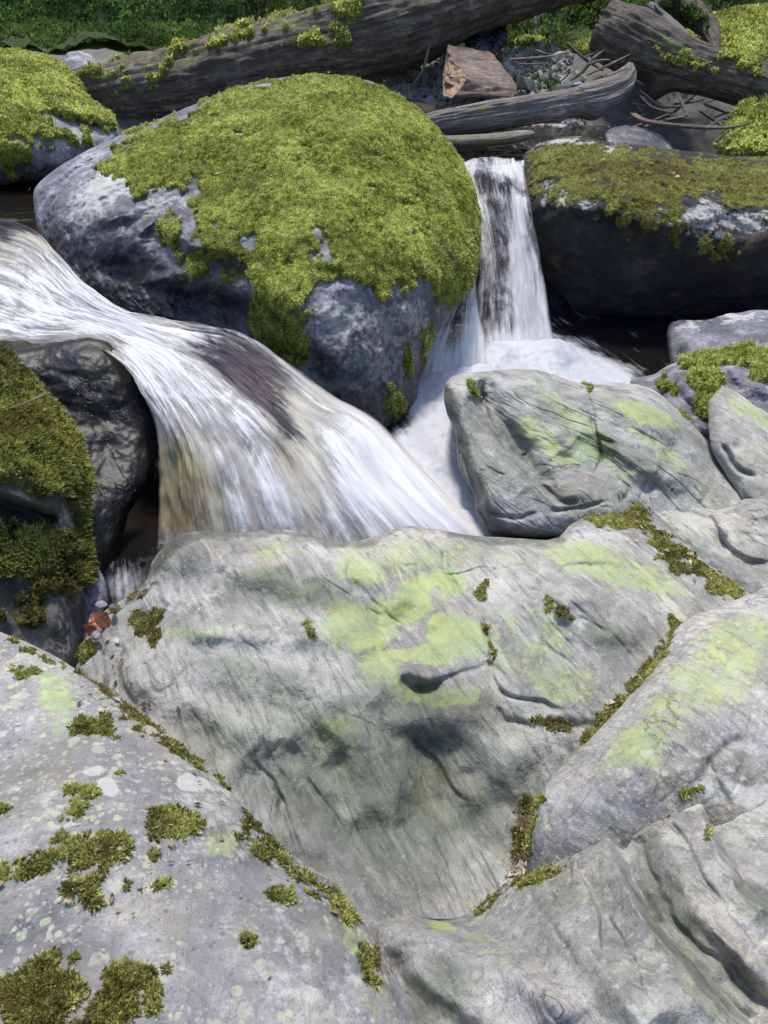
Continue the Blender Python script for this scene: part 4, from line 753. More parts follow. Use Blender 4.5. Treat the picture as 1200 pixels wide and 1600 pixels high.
log('fallen_log', 'long thick fallen log with bark and moss lying across the stream behind the mossy boulder', 'log',
    [(60, 165, 4.35, .15), (150, 160, 4.3, .17), (300, 130, 4.2, .185), (450, 92, 4.15, .19), (560, 62, 4.15, .20), (640, 36, 4.2, .20), (740, 0, 4.35, .165), (850, -30, 4.6, .16), (1000, -70, 4.9, .16)], M['bark'], seed=1, Ls=320, K=110, rough=.05,
    paints={'lichen': [('s', [(150, 120), (300, 85), (450, 35), (560, 5)], 16, .42), ('b', 200, 160, 90, 20, -15, .35)]},
    moss=dict(mat=BM, h=.014, leaf=.017, dens=.35, ragged=.8, nscale=6, minz=.0, areas=[('s', [(150, 118), (250, 92), (350, 60), (460, 22), (560, -8)], 12, .5), ('b', 505, 62, 50, 26, -10, .85), ('b', 540, 14, 26, 22, -30, .85), ('b', 200, 135, 60, 16, -15, .42)]))
log('thick_log', 'thick weathered log with a broken left end and patches of moss, right of the rubble', 'log',
    [(945, 45, 4.25, .14), (985, 62, 4.2, .150), (1030, 84, 4.15, .135), (1080, 104, 4.1, .115), (1140, 122, 4.05, .105), (1210, 142, 4.0, .11), (1320, 175, 3.95, .12)], M['bark'], seed=2, Ls=220, rough=.055, endmat=M['bark'],
    knots=[(.42, -1.2, .05, .6)], paints={'lichen': [('b', 1060, 75, 60, 10, 25, .6)]},
    moss=dict(mat=BM, h=.008, leaf=.015, dens=.35, ragged=.9, nscale=9, areas=[('b', 1070, 88, 44, 14, 15, .75), ('s', [(1110, 88), (1160, 98), (1230, 112)], 10, .8)]))
log('driftwood_log', 'bare grey driftwood log with an upturned right end, above the far waterfall', 'log',
    [(630, 205, 3.75, .045), (690, 194, 3.75, .058), (760, 183, 3.76, .066), (830, 172, 3.8, .066), (890, 162, 3.84, .066), (935, 152, 3.88, .072), (965, 137, 3.92, .066), (980, 118, 3.98, .045), (984, 103, 4.02, .02)], M['driftwood'], seed=3, Ls=200, rough=.05,
    knots=[(.75, -.6, .04, .4), (.95, -.9, .05, .45)], paints={'lichen': [('b', 760, 168, 16, 6, 0, .9)]})
log('driftwood_plank', 'short grey-green plank lying below the driftwood log beside the mossy boulder', 'log',
    [(640, 222, 3.55, .035), (700, 222, 3.55, .042), (770, 218, 3.56, .042), (815, 212, 3.58, .036), (832, 208, 3.6, .018)], M['driftwood'], seed=4, Ls=90, K=40, rough=.05, flat=.6, paints={'lichen': [('b', 760, 215, 80, 12, 0, .5)]})
log('dark_log', 'dark rotten log in the shade along the top right edge of the photo', 'log',
    [(760, 8, 6.0, .12), (900, 0, 6.0, .15), (1050, 2, 6.1, .20), (1180, 2, 6.2, .22), (1350, -5, 6.3, .24)], M['bark'], seed=5, Ls=120, K=60, rough=.06)
log('root_stub', 'short broken root sticking up behind the thick log', 'root', [(1015, 8, 4.5, .02), (1035, 28, 4.45, .028), (1060, 50, 4.35, .03), (1075, 66, 4.3, .02)], M['driftwood'], seed=6, Ls=60, K=30, rough=.08)
log('tree_root', 'tangle of dark mossy root rising behind the thick log', 'root', [(1000, 40, 4.6, .03), (1040, 12, 4.7, .06), (1080, 22, 4.7, .07), (1110, 50, 4.6, .05), (1120, 80, 4.5, .02)], M['bark'], seed=7, Ls=80, K=36, rough=.10,
    moss=dict(mat=M['moss_dark'], h=.012, leaf=.02, dens=.3, areas=[('b', 1060, 20, 50, 24, 20, .8)]))
tw = [('thin_stick', 'long thin reddish stick lying across the dark hollow under the thick log', [(985, 176, 3.9, .014), (1010, 190, 3.85, .012), (1080, 198, 3.8, .010), (1140, 199, 3.78, .007), (1180, 190, 3.78, .003)], 'cutwood'),
      ('thin_stick', 'short reddish splinter standing in the dark hollow above the long stick', [(1062, 152, 3.9, .006), (1068, 166, 3.88, .009), (1074, 182, 3.86, .005)], 'cutwood'),
      ('thin_stick', 'thin bare twig leaning beside the split wood block under the fallen log', [(640, 140, 4.2, .006), (660, 110, 4.15, .008), (672, 66, 4.1, .006)], 'driftwood'),
      ('thin_stick', 'fine twig lying in front of the dark hollow below the driftwood', [(870, 215, 3.7, .003), (885, 198, 3.7, .004), (897, 184, 3.7, .003)], 'driftwood'),
      ('thin_stick', 'fine twig rising from the rubble above the driftwood', [(852, 78, 4.6, .004), (858, 55, 4.6, .005), (862, 32, 4.6, .003)], 'driftwood'),
      ('grass_stem', 'straw-coloured dry stem lying on the moss of the left edge boulder', [(12, 640, 1.66, .0025), (40, 630, 1.66, .003), (74, 614, 1.70, .0028)], 'cutend'),
      ('thin_stick', 'tiny pale twig on the wet foot of the big mossy boulder above the cascade', [(207, 466, 2.20, .0012), (216, 476, 2.20, .0016), (226, 486, 2.20, .0012)], 'driftwood')]
tw += [('thin_stick', 'dark crooked twig in the hollow below the thick log, left of the long stick', [(1000, 150, 4.0, .006), (1020, 168, 3.95, .007), (1050, 176, 3.9, .004)], 'bark'), ('thin_stick', 'bent grey twig against the dark mossy boulder at the right edge', [(1090, 215, 3.8, .004), (1110, 196, 3.8, .005), (1150, 172, 3.82, .003)], 'driftwood'),
       ('thin_stick', 'pale splintered branch standing behind the thick log, beside the root', [(1022, 6, 4.45, .010), (1040, 26, 4.42, .012), (1058, 40, 4.4, .006)], 'driftwood')]
def stick(name, label, sp, mat, cat='stick'):
    s = catmull(np.array(sp), 24); C = P(s[:, 0], s[:, 1], s[:, 2]); Tn = np.gradient(C, axis=0); Tn /= np.linalg.norm(Tn, axis=1)[:, None]
    A = np.cross(Tn, [0, .3, 1.]); A /= np.linalg.norm(A, axis=1)[:, None]; B = np.cross(A, Tn); th = np.linspace(0, 2 * np.pi, 9)
    r = s[:, 3] * (1 + .25 * fbm(C * 60, 2))
    G = C[:, None] + A[:, None] * (np.cos(th)[None] * r[:, None])[..., None] + B[:, None] * (np.sin(th)[None] * r[:, None])[..., None]
    G[0] = C[0]; G[-1] = C[-1]
    o = obj(name, G.reshape(-1, 3), gridF(24, 9), mat, uv=np.stack(np.meshgrid(np.linspace(0, .3, 24), th * .02, indexing='ij'), -1).reshape(-1, 2))
    return tag(o, label, cat)
for n_, l_, sp_, m_ in tw: stick(n_, l_, sp_, M[m_], 'stem' if 'grass' in n_ else 'stick')

_r = random.Random(5)
for k in range(26):
    u = _r.choice([_r.uniform(960, 1150), _r.uniform(830, 960), _r.uniform(980, 1150)]); lo, hi = (140, 215) if u > 955 else ((60, 140) if u > 800 else (90, 150))
    v = _r.uniform(lo, hi); z_ = .60 if u > 955 else .72; d = float(depth_z(v, z_ + (215 - v) * .0014)); d = min(max(d, 3.8), 4.9); L = _r.uniform(14, 42); a = _r.uniform(-.9, .9); r_ = _r.uniform(.003, .008)
    s_ = [(u - L * math.cos(a), v - L * math.sin(a), d, r_), (u, v + _r.uniform(-4, 4), d - .01, r_ * 1.2), (u + L * math.cos(a), v + L * math.sin(a), d + _r.uniform(-.08, .08), r_ * .6)]
    stick('broken_twig', 'broken twig in the tangle of debris under and beside the far logs', s_, M[_r.choice(['driftwood', 'bark', 'cutwood', 'driftwood'])], 'twig')['group'] = 'broken twigs among the far logs'

# split wood block: a triangular billet with a checked end
def block():
    T = thing('split_wood_block', P(750, 165, 4.0), 'short split block of reddish wood with a cracked open left end, under the fallen log', 'wood block')
    Lq = [(700, 70), (708, 96), (718, 108), (733, 116), (712, 150), (693, 158), (691, 130)]     # left end outline
    Rq = [(764, 80), (782, 100), (797, 118), (808, 135), (806, 148), (780, 158), (760, 128)]
    n = 30; rows = []
    L2 = catmull(Lq, 64, True); R2 = catmull(Rq, 64, True)
    L2 = .35 * L2 + .65 * np.array([np.interp(np.linspace(0, 7, 64, endpoint=False), np.arange(8), [p[j] for p in Lq + Lq[:1]]) for j in (0, 1)]).T
    R2 = .35 * R2 + .65 * np.array([np.interp(np.linspace(0, 7, 64, endpoint=False), np.arange(8), [p[j] for p in Rq + Rq[:1]]) for j in (0, 1)]).T
    dl = np.interp(np.linspace(0, 7, 64, endpoint=False), np.arange(8), [4.12, 4.05, 4.0, 3.95, 3.92, 3.98, 4.12, 4.12]); dr = dl + .16
    for i in range(n + 1):
        t = i / n; uvp = L2 * (1 - t) + R2 * t; d = dl * (1 - t) + dr * t
        p = P(uvp[:, 0], uvp[:, 1], d); p = p + (fbm(np.stack([np.full(64, t * 1.5), uvp[:, 1] * .12, uvp[:, 0] * .02], -1), 4) * .012)[:, None] * np.array([0, -1, .6])
        rows.append(np.vstack([p, p[:1]]))
    G = np.array(rows); UV = np.stack(np.meshgrid(np.linspace(0, .4, n + 1), np.linspace(0, .8, 65), indexing='ij'), -1).reshape(-1, 2)
    V = G.reshape(-1, 3); F = gridF(n + 1, 65)
    obj('side_face', V, F, M['cutwood'], parent=T, uv=UV)
    for e, r_ in (('end_face', G[0]), ('end_face', G[-1])):
        c = r_[:-1].mean(0); W_ = []
        for j in range(9):
            f = 1 - j / 8; pp = c + (r_ - c) * f
            pp = pp + np.array([.05, .03, 0]) * (fbm(pp * 30, 3) * (j > 0) * .6 + .5 * (j > 4))[:, None] * (1 if e and r_ is G[0] else -1); W_.append(pp)
        obj(e, np.array(W_).reshape(-1, 3), gridF(9, 65), M['cutend'], parent=T, uv=np.stack(np.meshgrid(np.linspace(0, .3, 9), np.linspace(0, .4, 65), indexing='ij'), -1).reshape(-1, 2))
block()

# crumpled black bag under the log
bagm = NT('black_shiny_plastic'); bagm.set('Base Color', (.008, .009, .012)); bagm.set('Roughness', .28); bagm.set('Normal', bagm.bump(bagm.noise(bagm.coord(), 14, 4, .6, 1.0), .8, .03))
rock('black_bag', 'crumpled shiny black bag wedged between the fallen log and the split wood block', 'bag',
     [(724, 62), (730, 40), (755, 28), (780, 34), (792, 50), (788, 70), (772, 84), (750, 80), (732, 76)], [(755, 28, 4.55), (730, 60, 4.4), (788, 60, 4.45), (760, 82, 4.35)], .08, .12, bagm.m, N=90, seed=50, edge=20, rag=5, angular=(16, .03),
     feats=[('g', [(775, 36), (764, 60), (770, 84)], 5, .035)])

# dead leaf
leafm = NT('dead_orange_leaf'); leafm.set('Base Color', leafm.ramp(leafm.noise(leafm.coord(), 40, 4), [(.35, (.22, .06, .03)), (.55, (.55, .18, .07)), (.7, (.65, .36, .26))])); leafm.set('Roughness', .6)
def leaf(u, v, d, size, ang, label):
    n = 16; X_, Y_ = np.meshgrid(np.linspace(0, 1, n), np.linspace(-1, 1, 9), indexing='ij')
    w = np.sin(np.pi * X_ ** .8) * .42 * (1 + .25 * np.sin(X_ * 19)); x = X_ * size; y = Y_ * w * size
    z = size * (.25 * Y_ ** 2 * w * 2 + .18 * np.sin(X_ * 4 + 1) + .05 * np.sin(9 * X_ + 3 * Y_))
    a = math.radians(ang); c0 = P(u, v, d); ux = P(u + 10, v, d) - c0; ux /= np.linalg.norm(ux); uy = P(u, v - 10, d) - c0; uy /= np.linalg.norm(uy); uz = np.cross(ux, uy)
    G = c0 + ((x * math.cos(a) - y * math.sin(a))[..., None] * ux + (x * math.sin(a) + y * math.cos(a))[..., None] * uy + z[..., None] * uz)
    G2 = G - uz * size * .02; V = np.vstack([G.reshape(-1, 3), G2.reshape(-1, 3)]); F = np.vstack([gridF(n, 9), gridF(n, 9, n * 9)[:, ::-1]])
    tag(obj('dead_leaf', V, F, leafm.m), label, 'leaf')
leaf(142, 962, 1.60, .045, -25, 'curled orange dead leaf caught in the gap beside the left edge boulder')
leaf(150, 972, 1.585, .035, -120, 'rusty brown crumpled dead leaf just below the bright orange one')

# ================================================================== WATER
def water_mat(name, tan=(.40, .35, .235), deep=(.035, .033, .045), foam=(.95, .95, .95), shade=(.70, .70, .74), su=1.0, lo=.44, hi=.74, rough=.10, body=.35, top=.95, bumpy=1.0, roughdeep=.0):
    """flowing water: clear where smooth, whiter where the current froths (attribute foam)"""
    k = NT(name)
    def st(a, b, d=5, r=.6, loc=0): return k.noise(k.coord(out='UV', scale=(a * su, b * su, 1), loc=(loc, loc, 0)), 1.0, d, r, .15)
    s0 = st(2.0, 12, 4, .55, 11); s1 = st(3.4, 40, 5, .6); s2 = st(7, 120, 4, .6, 3); s3 = st(14, 320, 3, .6, 7)
    f = k.math('ADD', k.math('ADD', k.math('MULTIPLY', s0, .42), k.math('MULTIPLY', s1, .26)), k.math('ADD', k.math('MULTIPLY', s2, .24), k.math('MULTIPLY', s3, .16)))
    iso = k.noise(k.coord(out='UV', scale=(7 * su, 11 * su, 1)), 1.0, 6, .68, .8)
    f = k.math('ADD', f, k.math('MULTIPLY', k.math('SUBTRACT', iso, .5), .55))
    f = k.math('ADD', f, k.math('MULTIPLY', k.math('SUBTRACT', k.attr('foam'), .5), .55))
    fm = k.rng(f, lo, hi)
    fc = k.mix(k.rng(k.math('ADD', k.math('MULTIPLY', s1, .5), k.math('MULTIPLY', s0, .5)), .40, .60), shade, foam)
    k.set('Base Color', k.mix(fm, k.mix(k.attr('amber'), deep, tan), fc)); k.set('Roughness', k.rng(fm, 0., 1., rough + roughdeep, .5)); k.set('IOR', 1.33); k.set('Specular IOR Level', .5 if roughdeep == 0 else .2)
    tr = k.node('ShaderNodeBsdfTransparent'); tr.inputs[0].default_value = (.93, .90, .84, 1)
    tl = k.node('ShaderNodeBsdfTranslucent'); k.link(fc, tl.inputs[0])
    m0 = k.node('ShaderNodeMixShader'); k.link(k.math('MULTIPLY', fm, .5), m0.inputs[0]); k.link(k.b.outputs[0], m0.inputs[1]); k.link(tl.outputs[0], m0.inputs[2])
    al = k.math('ADD', k.math('MULTIPLY', fm, top - body), body); al = k.math('MAXIMUM', al, k.math('MULTIPLY', k.attr('amber'), .8 if body > .1 else 0.)); al = k.math('MULTIPLY', al, k.attr('cover'))
    ms = k.node('ShaderNodeMixShader'); k.link(al, ms.inputs[0]); k.link(tr.outputs[0], ms.inputs[1]); k.link(m0.outputs[0], ms.inputs[2]); k.link(ms.outputs[0], k.out.inputs[0])
    b = k.bump(s1, .3 * bumpy, .012); b = k.bump(s2, .35 * bumpy, .005, b); k.set('Normal', b)
    return k.m
def flow(name, lines, Ns, Nt, mat, amp=.012, foam=(), amber=(), cover=(), seed=0, thick=.012, edge=True, freq=(4, 60), base_foam=.5, ragged_edge=1.0):
    L = [catmull(np.array(l, float), Ns) for l in lines]; L = np.array(L)            # nl,Ns,3
    G = np.array([catmull(L[:, i], Nt) for i in range(Ns)])                             # Ns,Nt,3 (u,v,d)
    q = G[..., :2].reshape(-1, 2); p = P(G[..., 0], G[..., 1], G[..., 2])
    s = np.cumsum(np.concatenate([np.zeros((1, Nt)), np.linalg.norm(np.diff(p, axis=0), axis=-1)], 0), 0).mean(1); t = np.linalg.norm(np.diff(p, axis=1), axis=-1)
    t = np.concatenate([[0], np.cumsum(t.mean(0))])
    SS, TT = np.meshgrid(s, t, indexing='ij')
    nm = grid_normals(p)
    if ((nm.reshape(-1, 3)) * (p.reshape(-1, 3) - np.array([0, 0, CAMZ]))).sum(1).mean() > 0: nm = -nm
    K1 = np.stack([SS * freq[0] + seed, TT * freq[1] * .25, SS * 0 + seed], -1); K2 = np.stack([SS * freq[0] * 2 + seed, TT * freq[1], SS * 0 + seed + 5], -1)
    h = fbm(K1, 3) * amp * 1.3 + fbm(K2, 3) * amp * .7
    p2 = p + nm * h[..., None]
    V = p2.reshape(-1, 3); F = gridF(Ns, Nt); fn = np.cross(V[F[:, 1]] - V[F[:, 0]], V[F[:, 3]] - V[F[:, 0]])
    if (fn * (V[F[:, 0]] - np.array([0, 0, CAMZ]))).sum(1).mean() > 0: F = F[:, ::-1]
    fo = np.full(len(q), base_foam); 
    for f in foam:
        _, u, v, ru, rv, a, val = f; a = math.radians(a); x = q[:, 0] - u; y = q[:, 1] - v
        X_ = (x * math.cos(a) + y * math.sin(a)) / ru; Y_ = (-x * math.sin(a) + y * math.cos(a)) / rv; fo += val * np.exp(-(X_ ** 2 + Y_ ** 2))
    fo += h.ravel() / amp * .12
    am = paint(q, list(amber), V)
    cv = np.ones((Ns, Nt)); eT = np.minimum(np.arange(Nt), Nt - 1 - np.arange(Nt)) / Nt
    if edge:
        rg = fbm(K1 * np.array([.6, 1, 1]), 3) * .10; cv = sstep(.0, .075 * ragged_edge, eT[None] + rg * ragged_edge + .002)
    cv = cv.ravel()
    for f in cover:
        _, u, v, ru, rv, a, val = f; a = math.radians(a); x = q[:, 0] - u; y = q[:, 1] - v
        X_ = (x * math.cos(a) + y * math.sin(a)) / ru; Y_ = (-x * math.sin(a) + y * math.cos(a)) / rv; cv *= 1 - val * np.exp(-(X_ ** 2 + Y_ ** 2))
    o = obj(name, V, F, mat, attrs={'foam': fo, 'amber': am, 'cover': np.clip(cv, 0, 1)}, uv=np.stack([SS, TT], -1).reshape(-1, 2)); o['kind'] = 'structure'
    return o, p, nm

wc = water_mat('cascade_water', deep=(.055, .050, .075), body=.86, roughdeep=.3, bumpy=.7)
CH = [  # left chute, flow lines from the far edge to the near edge
    [(-160, 330, 3.1), (-60, 330, 2.95), (40, 350, 2.78), (90, 395, 2.62), (130, 440, 2.48), (200, 488, 2.33), (290, 505, 2.28), (370, 520, 2.24), (440, 562, 2.20), (520, 618, 2.16), (585, 652, 2.14), (640, 712, 2.11), (700, 778, 2.06), (760, 835, 2.0), (800, 880, 1.97)],
    [(-160, 400, 2.85), (-40, 400, 2.72), (50, 425, 2.56), (140, 470, 2.38), (230, 515, 2.22), (310, 550, 2.13), (380, 590, 2.07), (450, 640, 2.02), (520, 700, 1.99), (580, 760, 1.97), (640, 820, 1.95), (690, 890, 1.94)],
    [(-160, 450, 2.68), (-40, 455, 2.56), (50, 470, 2.43), (140, 500, 2.28), (210, 540, 2.13), (270, 590, 2.03), (330, 650, 1.96), (390, 720, 1.92), (440, 790, 1.90), (480, 850, 1.90), (500, 900, 1.90)],
    [(-160, 490, 2.52), (-40, 495, 2.42), (50, 505, 2.32), (130, 520, 2.20), (190, 560, 2.08), (235, 620, 1.99), (280, 690, 1.93), (320, 770, 1.90), (350, 840, 1.89), (360, 900, 1.90)],
    [(-160, 530, 2.38), (-40, 530, 2.30), (50, 535, 2.22), (120, 538, 2.13), (180, 560, 2.06), (220, 610, 2.01), (242, 670, 1.99), (250, 740, 1.98), (248, 820, 1.98), (240, 900, 1.98)]]
flow('stream_water', CH, 420, 330, wc, amp=.012, seed=1, ragged_edge=.25, base_foam=.80,
     foam=[('b', 60, 470, 150, 60, 15, .35), ('b', 240, 560, 120, 40, 45, .35), ('b', 400, 560, 90, 50, 35, -.25), ('b', 395, 595, 90, 34, 45, -.6), ('b', 330, 540, 60, 18, 30, -.4), ('b', 290, 770, 60, 70, 10, -.55), ('b', 470, 720, 34, 90, -22, -.45), ('b', 400, 830, 90, 30, 0, -.2), ('b', 680, 790, 150, 110, 40, 1.4), ('b', 580, 820, 160, 50, 0, .7),
           ('b', 570, 770, 120, 90, 0, .35), ('b', 20, 340, 90, 30, 0, -.8), ('b', 150, 540, 60, 14, 0, -.5), ('b', 560, 660, 70, 50, 40, .25), ('b', 260, 780, 30, 120, 0, -.2), ('b', 430, 770, 16, 80, -10, .2), ('b', 240, 690, 30, 60, 0, -.3)],
     amber=[('b', 285, 780, 90, 120, 0, 1), ('b', 455, 775, 42, 70, -20, .9), ('b', 400, 830, 180, 36, 0, .6)],
     cover=[])
# finer veils riding on the main sheet
CH2 = [[(u, v - 3, d - .022) for (u, v, d) in l] for l in CH]
wv = water_mat('veil_water', roughdeep=.25, bumpy=.5, body=.02, top=.9, lo=.50, hi=.82, su=1.3)
flow('stream_water', CH2, 360, 330, wv, amp=.014, seed=9, ragged_edge=.5, base_foam=.74,
     foam=[('b', 395, 595, 90, 34, 45, -.6), ('b', 680, 790, 130, 90, 40, .9), ('b', 240, 560, 120, 40, 45, .25), ('b', 290, 770, 60, 70, 0, -.5), ('b', 470, 720, 34, 90, -22, -.4), ('b', 20, 340, 120, 40, 0, -.9), ('b', 150, 540, 60, 14, 0, -.5), ('b', 60, 470, 150, 60, 15, .2)])
# stream bed below the chute
def bed():
    L = np.array([catmull(np.array(l, float), 80) for l in CH]); G = np.array([catmull(L[:, i], 60) for i in range(80)]); p = P(G[..., 0], G[..., 1], G[..., 2] + .07); p = p[:, 5:-2]
    V = p.reshape(-1, 3); V = V + np.array([0, .5, -.4]) * (fbm(V * 9, 4) * .05)[:, None]
    b_ = obj('stream_bed', V, gridF(80, 53), M['bed'], attrs={'wet': paint(proj(V), [('b', 380, 570, 240, 110, 40, 1), ('b', 210, 700, 50, 120, 0, .9), ('b', 0, 350, 300, 100, 0, .9), ('b', 100, 500, 160, 80, 0, .9)], V), 'lichen': paint(proj(V), [('b', 300, 800, 70, 90, 0, 1.4), ('b', 460, 745, 60, 90, -20, 1.4), ('b', 400, 830, 200, 60, 0, 1.2)], V)}); b_['kind'] = 'structure'
bed()

# far waterfall curtains
wf = water_mat('fall_water', deep=(.06, .06, .08), body=.22, lo=.43, hi=.74, roughdeep=.15)
flow('waterfall', [[(712, 250, 3.45), (716, 272, 3.30), (730, 320, 3.2), (748, 400, 3.13), (744, 480, 3.06), (742, 560, 2.99), (742, 585, 2.97)], [(772, 246, 3.45), (774, 270, 3.27), (778, 320, 3.16), (786, 400, 3.09), (790, 480, 3.02), (794, 560, 2.95), (794, 585, 2.93)],
                   [(822, 250, 3.45), (824, 272, 3.30), (830, 320, 3.18), (844, 400, 3.11), (858, 480, 3.03), (868, 530, 2.98), (872, 570, 2.95)]], 200, 150, wf, amp=.012, seed=3, base_foam=.58,
     foam=[('b', 775, 262, 60, 10, 0, .2), ('b', 790, 560, 90, 40, 0, .4), ('b', 815, 420, 20, 140, -5, .35), ('b', 770, 420, 10, 120, 0, -.08), ('b', 742, 330, 10, 60, 0, .3), ('b', 780, 290, 60, 14, 0, -.2), ('b', 840, 500, 30, 60, 0, .3), ('b', 790, 570, 90, 26, 0, .4), ('b', 795, 330, 8, 80, 0, -.2)], cover=[('b', 770, 450, 10, 60, 0, .15)])
flow('waterfall', [[(700, 474, 2.82), (690, 500, 2.80), (668, 540, 2.78), (655, 590, 2.76), (650, 620, 2.76)], [(724, 455, 2.84), (715, 490, 2.80), (706, 540, 2.76), (700, 590, 2.74), (698, 610, 2.74)], [(745, 430, 2.9), (748, 470, 2.84), (758, 520, 2.80), (762, 570, 2.76), (764, 600, 2.76)]], 140, 110, wf, amp=.010, seed=4, base_foam=.62,
     foam=[('b', 700, 560, 60, 30, 0, .4), ('b', 752, 500, 8, 80, 0, .3)], cover=[('b', 690, 500, 30, 30, 0, .3)])
# rock face behind the far fall
rock('wet_rock', 'dark wet ledge behind the far waterfall', 'rock', [(700, 262), (730, 250), (780, 246), (830, 250), (870, 300), (890, 450), (900, 600), (800, 640), (690, 620), (680, 450)],
     [(780, 246, 3.66), (700, 300, 3.52), (870, 320, 3.52), (780, 330, 3.42), (690, 600, 3.2), (890, 600, 3.2), (780, 500, 3.22)], .05, .5, M['wetrock'], N=110, seed=60, edge=30, paints={'wet': [('b', 780, 400, 300, 400, 0, .8)]})

# plunge pool
def pool(name, poly, z, mat, res, amp, foam=(), seed=0, base=.5, flowdir=0, lift=()):
    poly = np.array(poly); x0, y0 = poly.min(0); x1, y1 = poly.max(0); nx = int((x1 - x0) / res) + 2; ny = int((y1 - y0) / res) + 2
    X_, Y_ = np.meshgrid(np.linspace(x0, x1, nx), np.linspace(y0, y1, ny), indexing='ij'); p = np.stack([X_, Y_, X_ * 0 + z], -1)
    q = proj(p.reshape(-1, 3))
    fo = np.full(len(q), base)
    for f in foam:
        _, u, v, ru, rv, a, val = f; a = math.radians(a); x = q[:, 0] - u; y = q[:, 1] - v
        X2 = (x * math.cos(a) + y * math.sin(a)) / ru; Y2 = (-x * math.sin(a) + y * math.cos(a)) / rv; fo += val * np.exp(-(X2 ** 2 + Y2 ** 2))
    P3 = np.stack([X_ * 7, Y_ * 7, X_ * 0 + seed], -1); h = fbm(P3, 4) + .45 * ridged(P3 * 2.3, 3) + .25 * fbm(P3 * 7, 3)
    p[..., 2] += h * amp * np.clip(fo.reshape(X_.shape), .25, 1.3)
    for f in lift:
        _, u, v, ru, rv, a, val = f; x = q[:, 0] - u; y = q[:, 1] - v; p[..., 2] += (val * np.exp(-((x / ru) ** 2 + (y / rv) ** 2))).reshape(X_.shape)
    V = p.reshape(-1, 3); F = gridF(nx, ny); ins = inside(V[:, :2], poly); F = F[ins[F].all(1)]
    if np.cross(V[F[0, 1]] - V[F[0, 0]], V[F[0, 3]] - V[F[0, 0]])[2] < 0: F = F[:, ::-1]
    fo += h.ravel() * .22
    c, s = math.cos(flowdir), math.sin(flowdir); uv = np.stack([X_ * c + Y_ * s, -X_ * s + Y_ * c], -1).reshape(-1, 2)
    o = obj(name, V, F, mat, attrs={'foam': fo, 'amber': np.zeros(len(V)), 'cover': np.ones(len(V))}, uv=uv); o['kind'] = 'structure'
wp = water_mat('pool_water', deep=(.008, .007, .007), foam=(.82, .84, .89), shade=(.70, .72, .78), su=.5, body=.85, top=.98, lo=.38, hi=.74, rough=.04)
ZP = .10
pool('plunge_pool', [(-1.3, 1.32), (1.5, 1.32), (1.9, 3.5), (-.2, 3.5), (-.4, 2.6), (-1.3, 2.2)], ZP, wp, .006, .016, seed=2, base=.1, flowdir=1.9,
     foam=[('b', 760, 590, 110, 50, 0, 1.0), ('b', 850, 560, 70, 26, 10, .7), ('b', 940, 585, 60, 26, 10, .8), ('b', 900, 560, 30, 12, 10, .3), ('b', 700, 780, 90, 110, 0, 1.2), ('b', 700, 700, 50, 60, 0, .55), ('b', 670, 640, 40, 50, 0, .5), ('b', 940, 555, 60, 16, 0, -.2), ('b', 200, 900, 40, 30, 0, .3)],
     lift=[('b', 800, 560, 60, 22, 0, .05), ('b', 870, 560, 30, 16, 0, .05), ('b', 720, 590, 60, 20, 0, .03)])
wq = water_mat('calm_water', deep=(.010, .008, .006), foam=(.7, .7, .74), su=.35, body=.8, lo=.52, hi=.8, rough=.04)
pool('upper_pool', [(-6, 3.05), (-1.15, 3.05), (-1.0, 3.6), (-1.2, 6), (-6, 6)], .47, wq, .02, .02, seed=5, base=.25, flowdir=.3)
pool('upper_pool', [(.2, 3.70), (1.0, 3.70), (1.1, 3.9), (1.3, 4.6), (.1, 4.6)], .585, wq, .012, .012, seed=6, base=.35, flowdir=1.6)

# ================================================================== FAR SLOPE: rubble, bank growth
def scatter_ground(name, label, cat, x0, x1, y0, y1, n, size, mat, seed, per=5, dens=None, up=.8, width=.3, clump=1.2):
    rng = np.random.RandomState(seed); x = rng.uniform(x0, x1, n * 3); y = rng.uniform(y0, y1, n * 3)
    k = fbm(np.stack([x * clump, y * clump, x * 0 + seed], -1), 3) + rng.uniform(-.3, .3, n * 3) > (-.1 if dens is None else dens)
    x, y = x[k][:n], y[k][:n]; z = ground_z(x, y) + rng.uniform(0, size * 1.0, len(x)) + np.clip(fbm(np.stack([x * 3, y * 3, x * 0 + 2], -1), 3), 0, 1) * size * 4
    if name == 'bank_plants': z = ground_z(x, y) + .035 + (ridged(np.stack([x * 2.5, y * 2.5, x * 0], -1), 4) - .45) * .12 + rng.uniform(-.005, .03, len(x))
    C = np.stack([x, y, z], -1); Nn = np.tile([0, -.45, .9], (len(C), 1)); V, F = leaves(C, Nn, np.full(len(C), size), rng, per=per, spread=1.1, width=width)
    skin = None
    if name == 'bank_plants':
        X_, Y_ = np.meshgrid(np.linspace(x0 - 1, x1 + 1, 260), np.linspace(y0 - .1, y1 + 2, 150), indexing='ij'); G3 = np.stack([X_ * 2.5, Y_ * 2.5, X_ * 0], -1)
        Z_ = ground_z(X_, Y_) + .035 + (ridged(G3, 4) - .45) * .12; skin = (np.stack([X_, Y_, Z_], -1).reshape(-1, 3), gridF(260, 150)[:, ::-1])
    t0 = np.clip(.45 + fbm(C * 2.2, 3) * .8 + rng.normal(0, .15, len(C)), 0, 1); tt = np.repeat(np.repeat(t0, per), 4)
    if skin is not None:
        F = np.vstack([skin[1], F + len(skin[0])]); V = np.vstack([skin[0], V]); tt = np.concatenate([np.full(len(skin[0]), .18), tt])
    o = obj(name, V, F, mat, attrs={'tint': tt}); tag(o, label, cat, kind='stuff')
bankm = moss_mat('bank_foliage', (.010, .022, .006), (.060, .115, .026), (.20, .32, .07), brownamt=.25, scale=.35)
